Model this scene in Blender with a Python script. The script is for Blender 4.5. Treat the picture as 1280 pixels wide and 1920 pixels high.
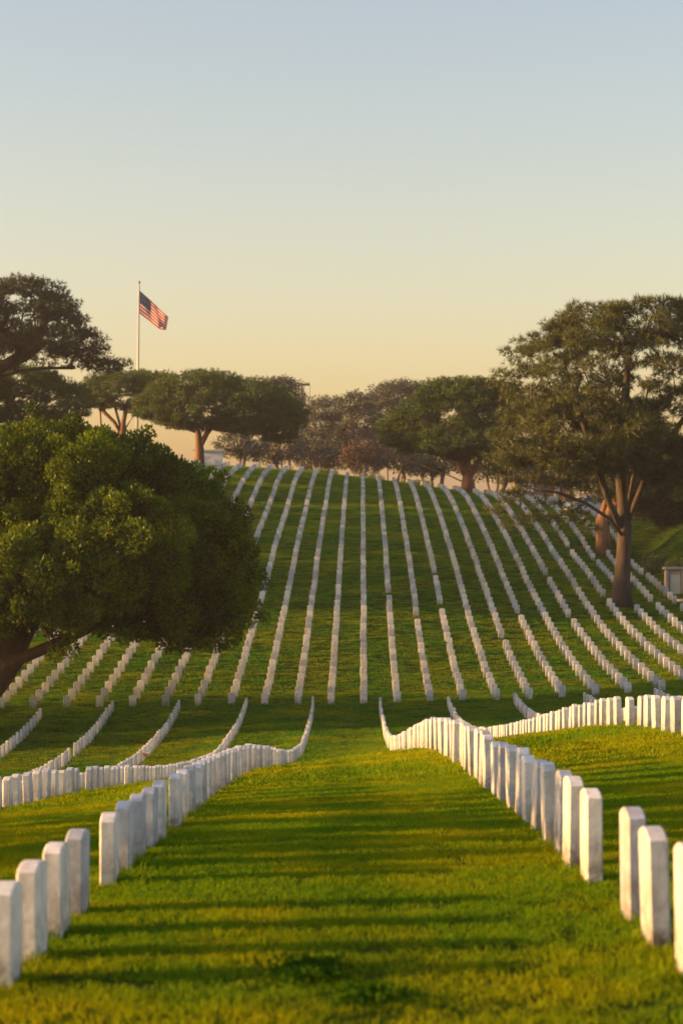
import bpy, math, random
import numpy as np
from mathutils import Vector, Matrix

for _o in list(bpy.data.objects):
    bpy.data.objects.remove(_o)
SC = bpy.context.scene
COL = SC.collection
NP = np.random.default_rng(11)
RND = random.Random(5)
rad = math.radians

# ------------------------------------------------------------------ camera
FPX = 3800.0                                   # focal length in pixels of the 1280x1920 photograph
cam_d = bpy.data.cameras.new('camera')
CAM = bpy.data.objects.new('camera', cam_d)
COL.objects.link(CAM)
CAM.location = (0, 0, 0)
CAM.rotation_euler = (math.pi / 2, 0, 0)
cam_d.sensor_fit = 'VERTICAL'
cam_d.sensor_height = 36.0
cam_d.lens = FPX / 1920 * 36.0
cam_d.clip_start = 0.2
cam_d.clip_end = 8000
cam_d.dof.use_dof = True
cam_d.dof.focus_distance = 34.0
cam_d.dof.aperture_fstop = 2.8
SC.camera = CAM

# ------------------------------------------------------------------ sky, sun, exposure
SUN_EL, SUN_AZ = 10.0, -94.0                    # low evening sun from the left, a touch behind the camera
WORLD = bpy.data.worlds.new('World')
SC.world = WORLD
WORLD.use_nodes = True
_nt = WORLD.node_tree
_sky = _nt.nodes.new('ShaderNodeTexSky')
_sky.sky_type = 'NISHITA'
_sky.sun_disc = False
_sky.sun_elevation = rad(SUN_EL)
_sky.sun_rotation = rad(SUN_AZ)
_sky.air_density = 1.35
_sky.dust_density = 1.5
_sky.ozone_density = 1.0
_tint = _nt.nodes.new('ShaderNodeMix'); _tint.data_type = 'RGBA'; _tint.blend_type = 'MULTIPLY'
_tint.inputs[0].default_value = 1.0
_tint.inputs[7].default_value = (1.075, 0.968, 1.085, 1)   # warm white balance of the whole evening sky
_nt.links.new(_sky.outputs[0], _tint.inputs[6])
_nt.links.new(_tint.outputs[2], _nt.nodes['Background'].inputs[0])
_nt.nodes['Background'].inputs[1].default_value = 0.10
sun_d = bpy.data.lights.new('sun', 'SUN')
sun_d.energy = 4.8
sun_d.angle = rad(0.6)
sun_d.color = (1.0, 0.52, 0.16)
SUN = bpy.data.objects.new('sun', sun_d)
COL.objects.link(SUN)
_az = rad(SUN_AZ)
_to_sun = Vector((math.sin(_az) * math.cos(rad(SUN_EL)), math.cos(_az) * math.cos(rad(SUN_EL)), math.sin(rad(SUN_EL))))
SUN.rotation_euler = (-_to_sun).to_track_quat('-Z', 'Y').to_euler()
SUN.location = _to_sun * 60
SC.view_settings.view_transform = 'Standard'
SC.view_settings.look = 'None'
SC.view_settings.exposure = 1.34
SC.view_settings.gamma = 1.0
SC.view_settings.use_curve_mapping = False
SC.render.engine = 'CYCLES'
SC.cycles.max_bounces = 6
SC.cycles.diffuse_bounces = 3
SC.cycles.transmission_bounces = 3
SC.cycles.transparent_max_bounces = 8


# ------------------------------------------------------------------ helpers
def tag(o, label=None, cat=None, group=None, kind=None):
    if label: o['label'] = label
    if cat: o['category'] = cat
    if group: o['group'] = group
    if kind: o['kind'] = kind
    return o


def link(o, parent=None):
    COL.objects.link(o)
    if parent is not None:
        o.parent = parent
    return o


def empty(name, loc, rz=0.0):
    o = bpy.data.objects.new(name, None)
    o.location = loc
    o.rotation_euler = (0, 0, rz)
    o.empty_display_size = 0.3
    return link(o)


def fast_mesh(name, V, F, tone=None, smooth=False):
    """V (n,3) float, F (m,k) int: all faces with k corners."""
    V = np.asarray(V, np.float32); F = np.asarray(F, np.int32)
    me = bpy.data.meshes.new(name)
    m, k = F.shape
    me.vertices.add(len(V)); me.vertices.foreach_set('co', V.ravel())
    me.loops.add(m * k); me.loops.foreach_set('vertex_index', F.ravel())
    me.polygons.add(m); me.polygons.foreach_set('loop_start', np.arange(0, m * k, k, dtype=np.int32))
    if tone is not None:
        a = me.attributes.new('tone', 'FLOAT_COLOR', 'POINT')
        a.data.foreach_set('color', np.asarray(tone, np.float32).ravel())
    me.update(calc_edges=True)
    if smooth:
        me.polygons.foreach_set('use_smooth', np.ones(m, bool))
    return me


def py_mesh(name, V, F, smooth=False):
    me = bpy.data.meshes.new(name)
    me.from_pydata([tuple(v) for v in V], [], F)
    me.update()
    if smooth:
        me.polygons.foreach_set('use_smooth', np.ones(len(me.polygons), bool))
    return me


def put(name, me, mat, parent=None):
    o = bpy.data.objects.new(name, me)
    if mat is not None and not me.materials:
        me.materials.append(mat)
    return link(o, parent)


class MB:
    """collects boxes, prisms and tubes into one mesh"""
    def __init__(self): self.V = []; self.F = []
    def box(self, c, s, rz=0.0, bev=0.0):
        x, y, z = (v / 2 for v in s); n = len(self.V)
        cr, sr = math.cos(rz), math.sin(rz)
        b = min(bev, x * .4, y * .4)
        ring = [(-x + b, -y), (x - b, -y), (x, -y + b), (x, y - b), (x - b, y), (-x + b, y), (-x, y - b), (-x, -y + b)] if b > 0 else [(-x, -y), (x, -y), (x, y), (-x, y)]
        k = len(ring)
        for zz in (-z, z):
            for px, py in ring:
                self.V.append((c[0] + px * cr - py * sr, c[1] + px * sr + py * cr, c[2] + zz))
        self.F.append([n + i for i in range(k)][::-1]); self.F.append([n + k + i for i in range(k)])
        for i in range(k):
            j = (i + 1) % k
            self.F.append([n + i, n + j, n + k + j, n + k + i])
        return self
    def tube(self, pts, rs, sides=6):
        n0 = len(self.V); pts = [Vector(p) for p in pts]
        u = None
        for i, p in enumerate(pts):
            t = (pts[min(i + 1, len(pts) - 1)] - pts[max(i - 1, 0)]).normalized()
            if u is None:
                u = t.orthogonal().normalized()
            u = (u - t * u.dot(t))
            u = u.normalized() if u.length > 1e-6 else t.orthogonal().normalized()
            w = t.cross(u)
            for a in range(sides):
                an = 2 * math.pi * a / sides
                self.V.append(tuple(p + (u * math.cos(an) + w * math.sin(an)) * rs[i]))
        for i in range(len(pts) - 1):
            for a in range(sides):
                b = (a + 1) % sides
                self.F.append([n0 + i * sides + a, n0 + i * sides + b, n0 + (i + 1) * sides + b, n0 + (i + 1) * sides + a])
        self.F.append([n0 + a for a in range(sides)][::-1])
        self.F.append([n0 + (len(pts) - 1) * sides + a for a in range(sides)])
        return self
    def poly(self, V, F):
        n = len(self.V); self.V += [tuple(v) for v in V]; self.F += [[n + i for i in f] for f in F]
        return self
    def build(self, name, mat, parent=None, smooth=False):
        return put(name, py_mesh(name, self.V, self.F, smooth), mat, parent)


# ------------------------------------------------------------------ materials
def new_mat(name):
    m = bpy.data.materials.new(name); m.use_nodes = True
    nt = m.node_tree; nt.nodes.clear()
    out = nt.nodes.new('ShaderNodeOutputMaterial')
    return m, nt, out


def N(nt, typ, **kw):
    n = nt.nodes.new(typ)
    for k, v in kw.items():
        if k.startswith('i_'):
            key = k[2:]
            key = int(key) if key.isdigit() else key.replace('_', ' ')
            n.inputs[key].default_value = v
        else:
            setattr(n, k, v)
    return n


def L(nt, a, b): nt.links.new(a, b)


def mixc(nt, fac, a, b, blend='MIX'):
    n = nt.nodes.new('ShaderNodeMix'); n.data_type = 'RGBA'; n.blend_type = blend
    for sock, v in ((n.inputs[0], fac), (n.inputs[6], a), (n.inputs[7], b)):
        if hasattr(v, 'is_linked') or hasattr(v, 'links'):
            nt.links.new(v, sock)
        else:
            sock.default_value = v if not isinstance(v, tuple) else (*v, 1.0)[:4]
    return n.outputs[2]


def maprange(nt, v, a, b, c, d):
    n = nt.nodes.new('ShaderNodeMapRange')
    nt.links.new(v, n.inputs[0])
    for i, x in enumerate((a, b, c, d)): n.inputs[i + 1].default_value = x
    return n.outputs[0]


def noise(nt, vec, scale, detail=4, rough=.55, dist=0.0):
    n = nt.nodes.new('ShaderNodeTexNoise')
    n.inputs['Scale'].default_value = scale; n.inputs['Detail'].default_value = detail
    n.inputs['Roughness'].default_value = rough; n.inputs['Distortion'].default_value = dist
    if vec is not None: nt.links.new(vec, n.inputs['Vector'])
    return n.outputs[0]


def position(nt, scale=None):
    g = nt.nodes.new('ShaderNodeNewGeometry')
    if scale is None: return g.outputs['Position']
    m = nt.nodes.new('ShaderNodeMapping'); m.inputs['Scale'].default_value = scale
    nt.links.new(g.outputs['Position'], m.inputs['Vector'])
    return m.outputs[0]


def tone_channels(nt):
    a = nt.nodes.new('ShaderNodeAttribute'); a.attribute_name = 'tone'
    s = nt.nodes.new('ShaderNodeSeparateColor'); nt.links.new(a.outputs['Color'], s.inputs[0])
    return s.outputs, a.outputs['Alpha']


def foliage_mat(name, dark, light, trans=0.35, gloss=0.06, rough=.45, patch=None, patch_scale=.6, strip=None):
    """leaves or grass: colour varies per leaf (tone.r) and per clump (tone.g); part of the light passes through"""
    m, nt, out = new_mat(name)
    ch, _ = tone_channels(nt)
    c = mixc(nt, ch[0], dark, light)
    if patch is not None:
        f = maprange(nt, noise(nt, position(nt), patch_scale, 5, .6), .42, .62, 0, 1)
        c = mixc(nt, f, c, patch)
    if strip is not None:       # lush strip left by the mower along the middle of the aisle, with a wandering edge
        sx = N(nt, 'ShaderNodeSeparateXYZ'); L(nt, position(nt), sx.inputs[0])
        wob = N(nt, 'ShaderNodeMath', operation='ADD'); L(nt, sx.outputs[0], wob.inputs[0]); L(nt, maprange(nt, noise(nt, position(nt), .8, 4, .6), .3, .7, -.30, .22), wob.inputs[1])
        ab = N(nt, 'ShaderNodeMath', operation='ABSOLUTE'); L(nt, wob.outputs[0], ab.inputs[0])
        far = maprange(nt, sx.outputs[1], 22, 60, 0, .3)
        ab2 = N(nt, 'ShaderNodeMath', operation='ADD'); L(nt, ab.outputs[0], ab2.inputs[0]); L(nt, far, ab2.inputs[1]); ab = ab2
        c = mixc(nt, maprange(nt, ab.outputs[0], .10, .36, .42, 0), c, strip)
    d = N(nt, 'ShaderNodeBsdfDiffuse'); L(nt, c, d.inputs[0])
    t = N(nt, 'ShaderNodeBsdfTranslucent')
    tc = mixc(nt, 1.0, c, (1.25 * trans * 2, 1.1 * trans * 2, .5 * trans * 2), 'MULTIPLY'); L(nt, tc, t.inputs[0])
    mx = N(nt, 'ShaderNodeAddShader'); L(nt, d.outputs[0], mx.inputs[0]); L(nt, t.outputs[0], mx.inputs[1])   # reflected plus transmitted light
    g = N(nt, 'ShaderNodeBsdfGlossy'); g.inputs['Roughness'].default_value = rough; g.inputs['Color'].default_value = (1, 1, 1, 1)
    m2 = N(nt, 'ShaderNodeMixShader', i_0=gloss); L(nt, mx.outputs[0], m2.inputs[1]); L(nt, g.outputs[0], m2.inputs[2])
    L(nt, m2.outputs[0], out.inputs[0])
    return m


def plain_mat(name, col, col2=None, scale=4.0, rough=.7, bump=0.0, stretch=None, metallic=0.0):
    m, nt, out = new_mat(name)
    b = N(nt, 'ShaderNodeBsdfPrincipled')
    b.inputs['Roughness'].default_value = rough; b.inputs['Metallic'].default_value = metallic
    nz = noise(nt, position(nt, stretch), scale, 5, .6)
    c = mixc(nt, maprange(nt, nz, .3, .7, 0, 1), col, col2 or tuple(v * .75 for v in col))
    L(nt, c, b.inputs['Base Color'])
    if bump:
        bp = N(nt, 'ShaderNodeBump'); bp.inputs['Strength'].default_value = bump; bp.inputs['Distance'].default_value = .05
        L(nt, nz, bp.inputs['Height']); L(nt, bp.outputs[0], b.inputs['Normal'])
    L(nt, b.outputs[0], out.inputs[0])
    return m


def marble_mat():
    m, nt, out = new_mat('weathered_marble')
    b = N(nt, 'ShaderNodeBsdfPrincipled'); b.inputs['Roughness'].default_value = .62
    ch, rnd = tone_channels(nt)
    c = mixc(nt, ch[0], (.85, .83, .76), (.40, .46, .55))
    pos = position(nt)
    vein = maprange(nt, noise(nt, pos, 5.5, 6, .65, 1.6), .46, .56, 0, 1)
    veinamt = N(nt, 'ShaderNodeMath', operation='MULTIPLY'); L(nt, vein, veinamt.inputs[0]); L(nt, maprange(nt, ch[0], 0, 1, .22, .6), veinamt.inputs[1])
    c = mixc(nt, veinamt.outputs[0], c, (.30, .33, .37))
    # vertical weather streaks and a dirty foot, broken up by noise
    st = maprange(nt, noise(nt, position(nt, (11, 11, 1.3)), 1.0, 4, .6), .45, .72, 0, 1)
    sa = N(nt, 'ShaderNodeMath', operation='MULTIPLY'); L(nt, st, sa.inputs[0]); L(nt, maprange(nt, ch[1], 0, 1, .35, .85), sa.inputs[1])
    c = mixc(nt, sa.outputs[0], c, (.30, .25, .16))
    foot = maprange(nt, ch[2], .0, .6, 1, 0)
    fn = N(nt, 'ShaderNodeMath', operation='MULTIPLY'); L(nt, foot, fn.inputs[0]); L(nt, maprange(nt, noise(nt, pos, 6, 6, .7), .36, .60, 0, 1), fn.inputs[1])
    c = mixc(nt, fn.outputs[0], c, (.11, .078, .045))
    L(nt, c, b.inputs['Base Color'])
    bp = N(nt, 'ShaderNodeBump'); bp.inputs['Strength'].default_value = .25; bp.inputs['Distance'].default_value = .01
    L(nt, noise(nt, pos, 40, 4, .6), bp.inputs['Height']); L(nt, bp.outputs[0], b.inputs['Normal'])
    L(nt, b.outputs[0], out.inputs[0])
    return m


def turf_mat():
    m, nt, out = new_mat('turf_soil')
    b = N(nt, 'ShaderNodeBsdfDiffuse')
    pos = position(nt)
    c = mixc(nt, maprange(nt, noise(nt, pos, .35, 5, .6), .38, .64, 0, 1), (.018, .056, .004), (.050, .076, .004))
    c = mixc(nt, maprange(nt, noise(nt, pos, 6, 5, .65), .4, .7, 0, .6), c, (.05, .042, .012))
    L(nt, c, b.inputs['Color'])
    bp = N(nt, 'ShaderNodeBump'); bp.inputs['Strength'].default_value = .6; bp.inputs['Distance'].default_value = .06
    L(nt, noise(nt, pos, 14, 6, .7), bp.inputs['Height']); L(nt, bp.outputs[0], b.inputs['Normal'])
    L(nt, b.outputs[0], out.inputs[0])
    return m


def bark_mat(name, a, b_, scale=5):
    return plain_mat(name, a, b_, scale, .9, 1.0, (1, 1, .16))


M_MARBLE = marble_mat()
M_TURF = turf_mat()
M_GRASS = foliage_mat('grass_blades', (.022, .086, .005), (.118, .168, .004), .45, .0, .5, (.152, .166, .003), .45, (.026, .080, .004))
M_GRASS_HILL = foliage_mat('hillside_grass_blades', (.016, .084, .010), (.072, .150, .008), .45, .0, .5, (.105, .145, .006), .35)
M_FIG = foliage_mat('fig_leaves', (.002, .014, .001), (.112, .165, .003), .30, .012, .4)
M_PINE = foliage_mat('pine_needles', (.010, .024, .009), (.050, .068, .022), .2, .03, .5)
M_PINE_RUST = foliage_mat('pine_needles_olive', (.012, .026, .007), (.085, .100, .020), .25, .03, .5)
M_UMB = foliage_mat('umbrella_pine_needles', (.012, .036, .005), (.075, .125, .010), .22, .03, .5)
M_EUC = foliage_mat('eucalyptus_leaves', (.018, .028, .018), (.040, .050, .030), .25, .04, .5)
M_RUSTB = foliage_mat('russet_twigs', (.050, .036, .028), (.075, .052, .040), .2, .02, .6)
M_SHRUB = foliage_mat('shrub_leaves', (.030, .060, .012), (.075, .100, .016), .3, .05, .45)
M_SHRUBY = foliage_mat('yellow_shrub_leaves', (.070, .100, .010), (.12, .14, .016), .3, .05, .45)
M_BARK_FIG = bark_mat('fig_bark', (.11, .065, .036), (.04, .026, .017))
M_BARK_PINE = bark_mat('pine_bark', (.088, .066, .050), (.018, .014, .012))
M_BARK_RED = bark_mat('red_pine_bark', (.30, .145, .075), (.11, .06, .036))
M_BARK_EUC = bark_mat('eucalyptus_bark', (.24, .19, .15), (.12, .09, .07))

# ------------------------------------------------------------------ ground
# surveyed spot heights: (metres right, metres ahead, metres above the eye)
TERRAIN = [(-10,-20,-1.4),(20,-20,-0.6),(-40,-20,-5),(45,-20,0),(0,-10,-1.3),(-6,0,-1.75),(6,0,-1.55),(0,4,-1.87),(-1.5,9.11,-2.1),(1.55,9.14,-2.08),
(-1.5,9.83,-2.15),(1.55,9.96,-2.13),(-8,10,-2.75),(8,10,-1.75),(-1.5,10.64,-2.21),(1.55,10.77,-2.17),(-1.5,11.5,-2.28),(1.55,12.62,-2.31),
(-1.5,13.07,-2.39),(-1.5,14.03,-2.47),(1.55,14.34,-2.42),(-1.49,14.83,-2.53),(-1.49,15.68,-2.61),(1.56,15.98,-2.52),(-1.49,16.55,-2.67),
(1.56,16.81,-2.61),(-1.49,17.83,-2.76),(1.56,18.5,-2.73),(-12,20,-4),(10,20,-2.35),(-50,20,-7),(45,20,-1),(1.56,20.44,-2.87),(-1.49,20.96,-3.06),
(-1.49,21.93,-3.14),(1.56,22.4,-3.02),(-1.49,23.54,-3.28),(-1.49,24.76,-3.4),(1.56,24.77,-3.21),(1.57,26.16,-3.32),(-1.48,26.22,-3.53),
(-4.53,27.12,-4.04),(1.57,27.72,-3.45),(-4.53,27.78,-4.1),(-1.48,27.81,-3.68),(4.62,28.08,-3.03),(-4.53,28.65,-4.19),(4.62,28.92,-3.11),
(-4.53,29.45,-4.27),(1.57,29.47,-3.61),(-1.48,29.59,-3.86),(-4.53,30.3,-4.35),(4.62,30.71,-3.28),(1.57,31.47,-3.81),(-4.53,32,-4.56),
(-1.48,32.04,-4.13),(4.62,32.43,-3.46),(1.58,33.76,-4.03),(4.63,34.01,-3.6),(-4.52,34.1,-4.79),(-1.47,34.94,-4.47),(4.63,35.04,-3.71),
(4.63,35.91,-3.82),(1.58,36.42,-4.31),(-4.52,36.92,-5.12),(4.63,37.7,-4.05),(-1.47,38.4,-4.9),(-4.51,38.99,-5.37),(4.64,39.15,-4.23),
(1.59,39.54,-4.67),(4.64,40.81,-4.42),(-4.51,41.29,-5.65),(1.59,42.47,-5.02),(4.64,42.51,-4.65),(-1.46,42.59,-5.41),(-4.5,43.89,-5.98),
(4.65,44.71,-4.91),(1.6,45.88,-5.45),(-4.5,46.83,-6.33),(4.65,46.89,-5.21),(-1.45,47.78,-6.07),(4.66,49.58,-5.54),(1.61,49.91,-5.96),(-30,50,-9.3),
(-14,50,-8),(22,50,-3.6),(-50,50,-10.5),(-4.49,50.19,-6.75),(4.66,52.13,-5.87),(-4.48,54.06,-7.2),(-1.43,54.35,-6.85),(1.62,54.75,-6.57),
(4.67,55.49,-6.3),(4.68,58.31,-6.63),(-4.47,58.56,-7.69),(45,60,-3.5),(1.64,60.69,-7.32),(-1.41,61.29,-7.58),(4.69,61.44,-6.98),(-4.46,62.07,-8.03),
(4.7,64.33,-7.33),(-4.45,66.26,-8.43),(1.66,66.94,-8.02),(-10.54,67.33,-9.22),(-7.49,67.39,-8.96),(4.71,67.51,-7.68),(-1.39,68.16,-8.18),
(-10.54,69.04,-9.33),(-7.48,69.8,-9.13),(-10.53,70.83,-9.44),(4.72,71.02,-8.04),(-4.43,71.61,-8.91),(-10.53,72.4,-9.49),(1.68,72.75,-8.54),
(-7.47,72.83,-9.31),(-4.42,73.85,-9.01),(-10.52,74.37,-9.59),(4.73,74.93,-8.36),(-1.37,75.24,-8.64),(-7.46,75.64,-9.4),(-10.51,76.45,-9.64),
(-4.41,77.88,-9.09),(-10.5,78.65,-9.67),(-7.45,79.21,-9.45),(4.75,79.32,-8.66),(7.8,79.68,-8.46),(1.7,79.77,-8.92),(-30,80,-10.8),(22,80,-7.2),
(-10.5,80.98,-9.65),(-13.54,81.06,-9.82),(-4.39,81.44,-9.16),(-1.34,82.97,-9.03),(-13.54,82.97,-9.8),(7.81,83.17,-8.69),(4.76,83.23,-8.84),
(-10.48,83.87,-9.64),(-7.43,84.06,-9.52),(-13.53,84.84,-9.75),(-4.38,85.31,-9.24),(-10.48,85.62,-9.57),(7.83,86.19,-8.8),(4.78,86.43,-8.88),
(-13.52,86.51,-9.67),(10.88,87.03,-8.53),(-10.47,87.44,-9.51),(1.73,87.75,-9.12),(-7.42,87.81,-9.41),(-13.52,88.4,-9.59),(-4.37,88.47,-9.15),
(-1.31,88.76,-9.11),(7.84,88.89,-8.82),(13.94,89.01,-8.36),(-10.46,89.33,-9.41),(10.89,89.47,-8.57),(4.79,89.91,-8.86),(-13.51,90.21,-9.45),
(13.95,91.54,-8.42),(4.8,91.75,-8.75),(-10.45,91.82,-9.21),(-7.4,91.9,-9.14),(10.9,92.05,-8.63),(7.85,92.07,-8.75),(1.75,92.47,-8.95),
(-1.3,92.59,-8.94),(-4.35,92.79,-9.09),(14.75,93.52,-8.24),(-5.06,93.53,-8.76),(-11.16,93.58,-8.94),(11.7,93.63,-8.4),(-14.2,93.7,-8.98),
(-2.01,94.14,-8.82),(5.62,94.43,-8.67),(-30,95,-9.4),(-14.19,95.38,-8.85),(14.78,96.86,-8.13),(-14.17,97.07,-8.71),(-14.15,98.82,-8.53),(30,100,-6.8),
(-50,100,-9.5),(45,100,-6),(14.82,100.25,-8.04),(-14.13,100.51,-8.33),(14.85,103.55,-7.84),(-4.96,103.57,-7.74),(14.89,107.06,-7.63),
(14.92,110.46,-7.34),(14.95,113.88,-7.09),(-4.83,116.55,-6.07),(14.99,117.27,-6.8),(11.96,119.37,-6.41),(15.02,120.72,-6.38),(11.99,122.14,-6.01),
(5.9,123.29,-5.16),(15.06,124.2,-5.95),(18.12,125.9,-6.03),(-4.73,126.58,-4.76),(12.03,126.68,-5.47),(21.19,128.25,-5.97),(19.68,129.16,-5.81),
(15.11,129.76,-5.19),(-30,130,-4.2),(-15,130,-4.3),(30,130,-5.9),(12.08,131.57,-4.95),(6.02,134.5,-3.5),(15.17,135.31,-4.34),(18.23,136.35,-4.77),
(12.13,136.39,-4.16),(15.23,141.7,-3.65),(-4.57,142.94,-2.29),(12.2,143.07,-3.16),(19.85,145.88,-4.07),(15.29,147.64,-3.03),(21.4,149.24,-4.28),
(-50,150,-1),(45,150,-3),(12.29,151.83,-2.04),(15.34,152.75,-2.17),(18.41,154.42,-2.4),(19.93,154.59,-2.77),(15.38,156.81,-1.73),(12.36,158.84,-1.25),
(6.27,159.94,-0.42),(-30,160,0.8),(-15,160,0.1),(30,160,-2.6),(-4.37,162.17,-0.09),(12.42,165.66,-0.39),(12.52,174.86,0.55),(6.48,181.16,1.62),
(12.59,181.86,1.1),(-30,185,4.1),(-4.13,186.76,2.95),(-15,187,3.5),(30,190,0.2),(20,190,0.9),(-50,200,4.5),(45,200,0),(-30,207,5),(-13,207,4.7),
(20,207,1),(35,207,0.5),(-3.92,207.13,4.14),(6.79,211.35,2.84),(-5,225,4.2),(10,225,2),(-30,225,5.2),(30,225,0.6),(0,250,2.6),(-32,250,4.6),
(32,250,0),(-36,290,2),(0,290,0),(36,290,-1.5)]
_T = np.array(TERRAIN, float)
_SX = 1.5
_C = _T[:, :2] * (_SX, 1.0)


def _phi(r2):
    return np.where(r2 > 1e-9, 0.5 * r2 * np.log(np.maximum(r2, 1e-9)), 0.0)


def _solve():
    n = len(_C)
    r2 = ((_C[:, None] - _C[None]) ** 2).sum(-1)
    K = _phi(r2) + 25.0 * np.eye(n)
    P = np.c_[np.ones(n), _C]
    A = np.zeros((n + 3, n + 3)); A[:n, :n] = K; A[:n, n:] = P; A[n:, :n] = P.T
    return np.linalg.solve(A, np.r_[_T[:, 2], 0, 0, 0])


_W = _solve()


def _sm(t):
    t = np.clip(t, 0, 1); return t * t * (3 - 2 * t)


def ground_z(x, y):
    x = np.atleast_1d(np.asarray(x, float)).ravel(); y = np.atleast_1d(np.asarray(y, float)).ravel()
    cx = np.clip(x, -50, 45); cy = np.clip(y, -20, 290)
    z = np.empty(len(x))
    for i in range(0, len(x), 20000):
        q = np.c_[cx[i:i + 20000] * _SX, cy[i:i + 20000]]
        r2 = ((q[:, None] - _C[None]) ** 2).sum(-1)
        z[i:i + 20000] = _phi(r2) @ _W[:-3] + _W[-3] + q @ _W[-2:]
    # grassy bank along the right edge of the hillside
    b = _sm((x - 21.9) / 5.5) * _sm((y - 112) / 16) * _sm((205 - y) / 30) * 3.4
    z = z + b
    far = np.maximum(np.hypot(np.maximum(np.abs(x - cx), 0), np.maximum(np.abs(y - cy), 0)), 0)
    w = _sm(far / 260)
    return z * (1 - w) + (-14.0) * w


def gz(x, y): return float(ground_z(x, y)[0])


def at(px, py, d):
    """the point d metres ahead that the photograph shows at pixel (px, py)"""
    return Vector(((px - 640) * d / FPX, d, (960 - py) * d / FPX))


def axis_steps(stops):
    out = []
    for (a, b, st) in stops:
        out += list(np.arange(a, b, st))
    out.append(stops[-1][1])
    return np.array(out)


_xs = axis_steps([(-1600, -300, 130), (-300, -60, 20), (-60, -24, 2), (-24, 28, .5), (28, 60, 2), (60, 300, 20), (300, 1600, 130)])
_ys = axis_steps([(-300, -20, 20), (-20, 5, 2.5), (5, 98, .5), (98, 230, 1), (230, 300, 4), (300, 500, 20), (500, 2000, 125)])
_gx, _gy = np.meshgrid(_xs, _ys)
_gzv = ground_z(_gx, _gy)
_nx, _ny = len(_xs), len(_ys)
_id = np.arange(_nx * _ny).reshape(_ny, _nx)
_F = np.stack([_id[:-1, :-1], _id[:-1, 1:], _id[1:, 1:], _id[1:, :-1]], -1).reshape(-1, 4)
GROUND = put('ground', fast_mesh('ground', np.c_[_gx.ravel(), _gy.ravel(), _gzv], _F, smooth=True), M_TURF)
tag(GROUND, 'rolling mown cemetery lawn dipping into a valley and rising to a crest', None, None, 'structure')


# ------------------------------------------------------------------ grass blades
def clump_mesh(name, n, radius, hmin, hmax, wid, seed):
    g = np.random.default_rng(seed)
    r = radius * np.sqrt(g.random(n)); a = g.random(n) * 2 * np.pi
    p = np.c_[r * np.cos(a), r * np.sin(a), np.full(n, -.004)]
    h = g.uniform(hmin, hmax, n)
    lean = g.normal(0, .38, (n, 2)); th = g.random(n) * 2 * np.pi
    w = np.c_[np.cos(th), np.sin(th), np.zeros(n)] * (wid * g.uniform(.6, 1.2, n))[:, None]
    mid = p + np.c_[lean * h[:, None] * .35, h * .6]
    tip = p + np.c_[lean * h[:, None] * 1.15, h * .95]
    V = np.stack([p - w, p + w, mid + w * .75, mid - w * .75, tip], 1).reshape(-1, 3)
    b = np.arange(n)[:, None] * 5
    F = np.concatenate([b + [0, 1, 2], b + [0, 2, 3], b + [3, 2, 4]])
    t = np.repeat(np.c_[g.random(n), g.random(n), g.random(n), np.ones(n)], 5, 0)
    return fast_mesh(name, V, F, t)


def scatter_group(name, src, smin, smax):
    ng = bpy.data.node_groups.new(name, 'GeometryNodeTree')
    ng.interface.new_socket('Geometry', in_out='INPUT', socket_type='NodeSocketGeometry')
    ng.interface.new_socket('Geometry', in_out='OUTPUT', socket_type='NodeSocketGeometry')
    gi = ng.nodes.new('NodeGroupInput'); go = ng.nodes.new('NodeGroupOutput')
    oi = ng.nodes.new('GeometryNodeObjectInfo'); oi.inputs['Object'].default_value = src; oi.inputs['As Instance'].default_value = True
    ip = ng.nodes.new('GeometryNodeInstanceOnPoints')
    rv = ng.nodes.new('FunctionNodeRandomValue'); rv.data_type = 'FLOAT_VECTOR'
    rv.inputs[0].default_value = (-.12, -.12, 0); rv.inputs[1].default_value = (.12, .12, 6.283)
    rs = ng.nodes.new('FunctionNodeRandomValue'); rs.data_type = 'FLOAT'
    rs.inputs[2].default_value = smin; rs.inputs[3].default_value = smax
    ng.links.new(gi.outputs[0], ip.inputs['Points']); ng.links.new(oi.outputs['Geometry'], ip.inputs['Instance'])
    ng.links.new(rv.outputs[0], ip.inputs['Rotation']); ng.links.new(rs.outputs[1], ip.inputs['Scale'])
    ng.links.new(ip.outputs[0], go.inputs[0])
    return ng


def grass_band(d0, d1, density, clump, smin, smax, label, margin=4):
    n = int(density * ((d1 - d0) * 2 * margin + (.172 * (d1 ** 2 - d0 ** 2))))
    y = np.sqrt(d0 ** 2 + NP.random(n * 2) * (d1 ** 2 - d0 ** 2))[:n]
    x = (NP.random(n) * 2 - 1) * (.172 * y + margin)
    z = ground_z(x, y)
    me = bpy.data.meshes.new('grass'); me.vertices.add(n)
    me.vertices.foreach_set('co', np.c_[x, y, z].astype(np.float32).ravel())
    o = put('grass', me, M_GRASS)
    md = o.modifiers.new('scatter', 'NODES'); md.node_group = scatter_group('scatter', clump, smin, smax)
    tag(o, label, None, None, 'stuff')
    return o


def clump(n, radius, hmin, hmax, wid, seed, x, y, mat=None):
    o = put('grass_clump', clump_mesh('grass_clump', n, radius, hmin, hmax, wid, seed), mat or M_GRASS)
    o.location = (x, y, gz(x, y))
    tag(o, 'short tuft of mown lawn grass', None, None, 'stuff')
    return o


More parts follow.
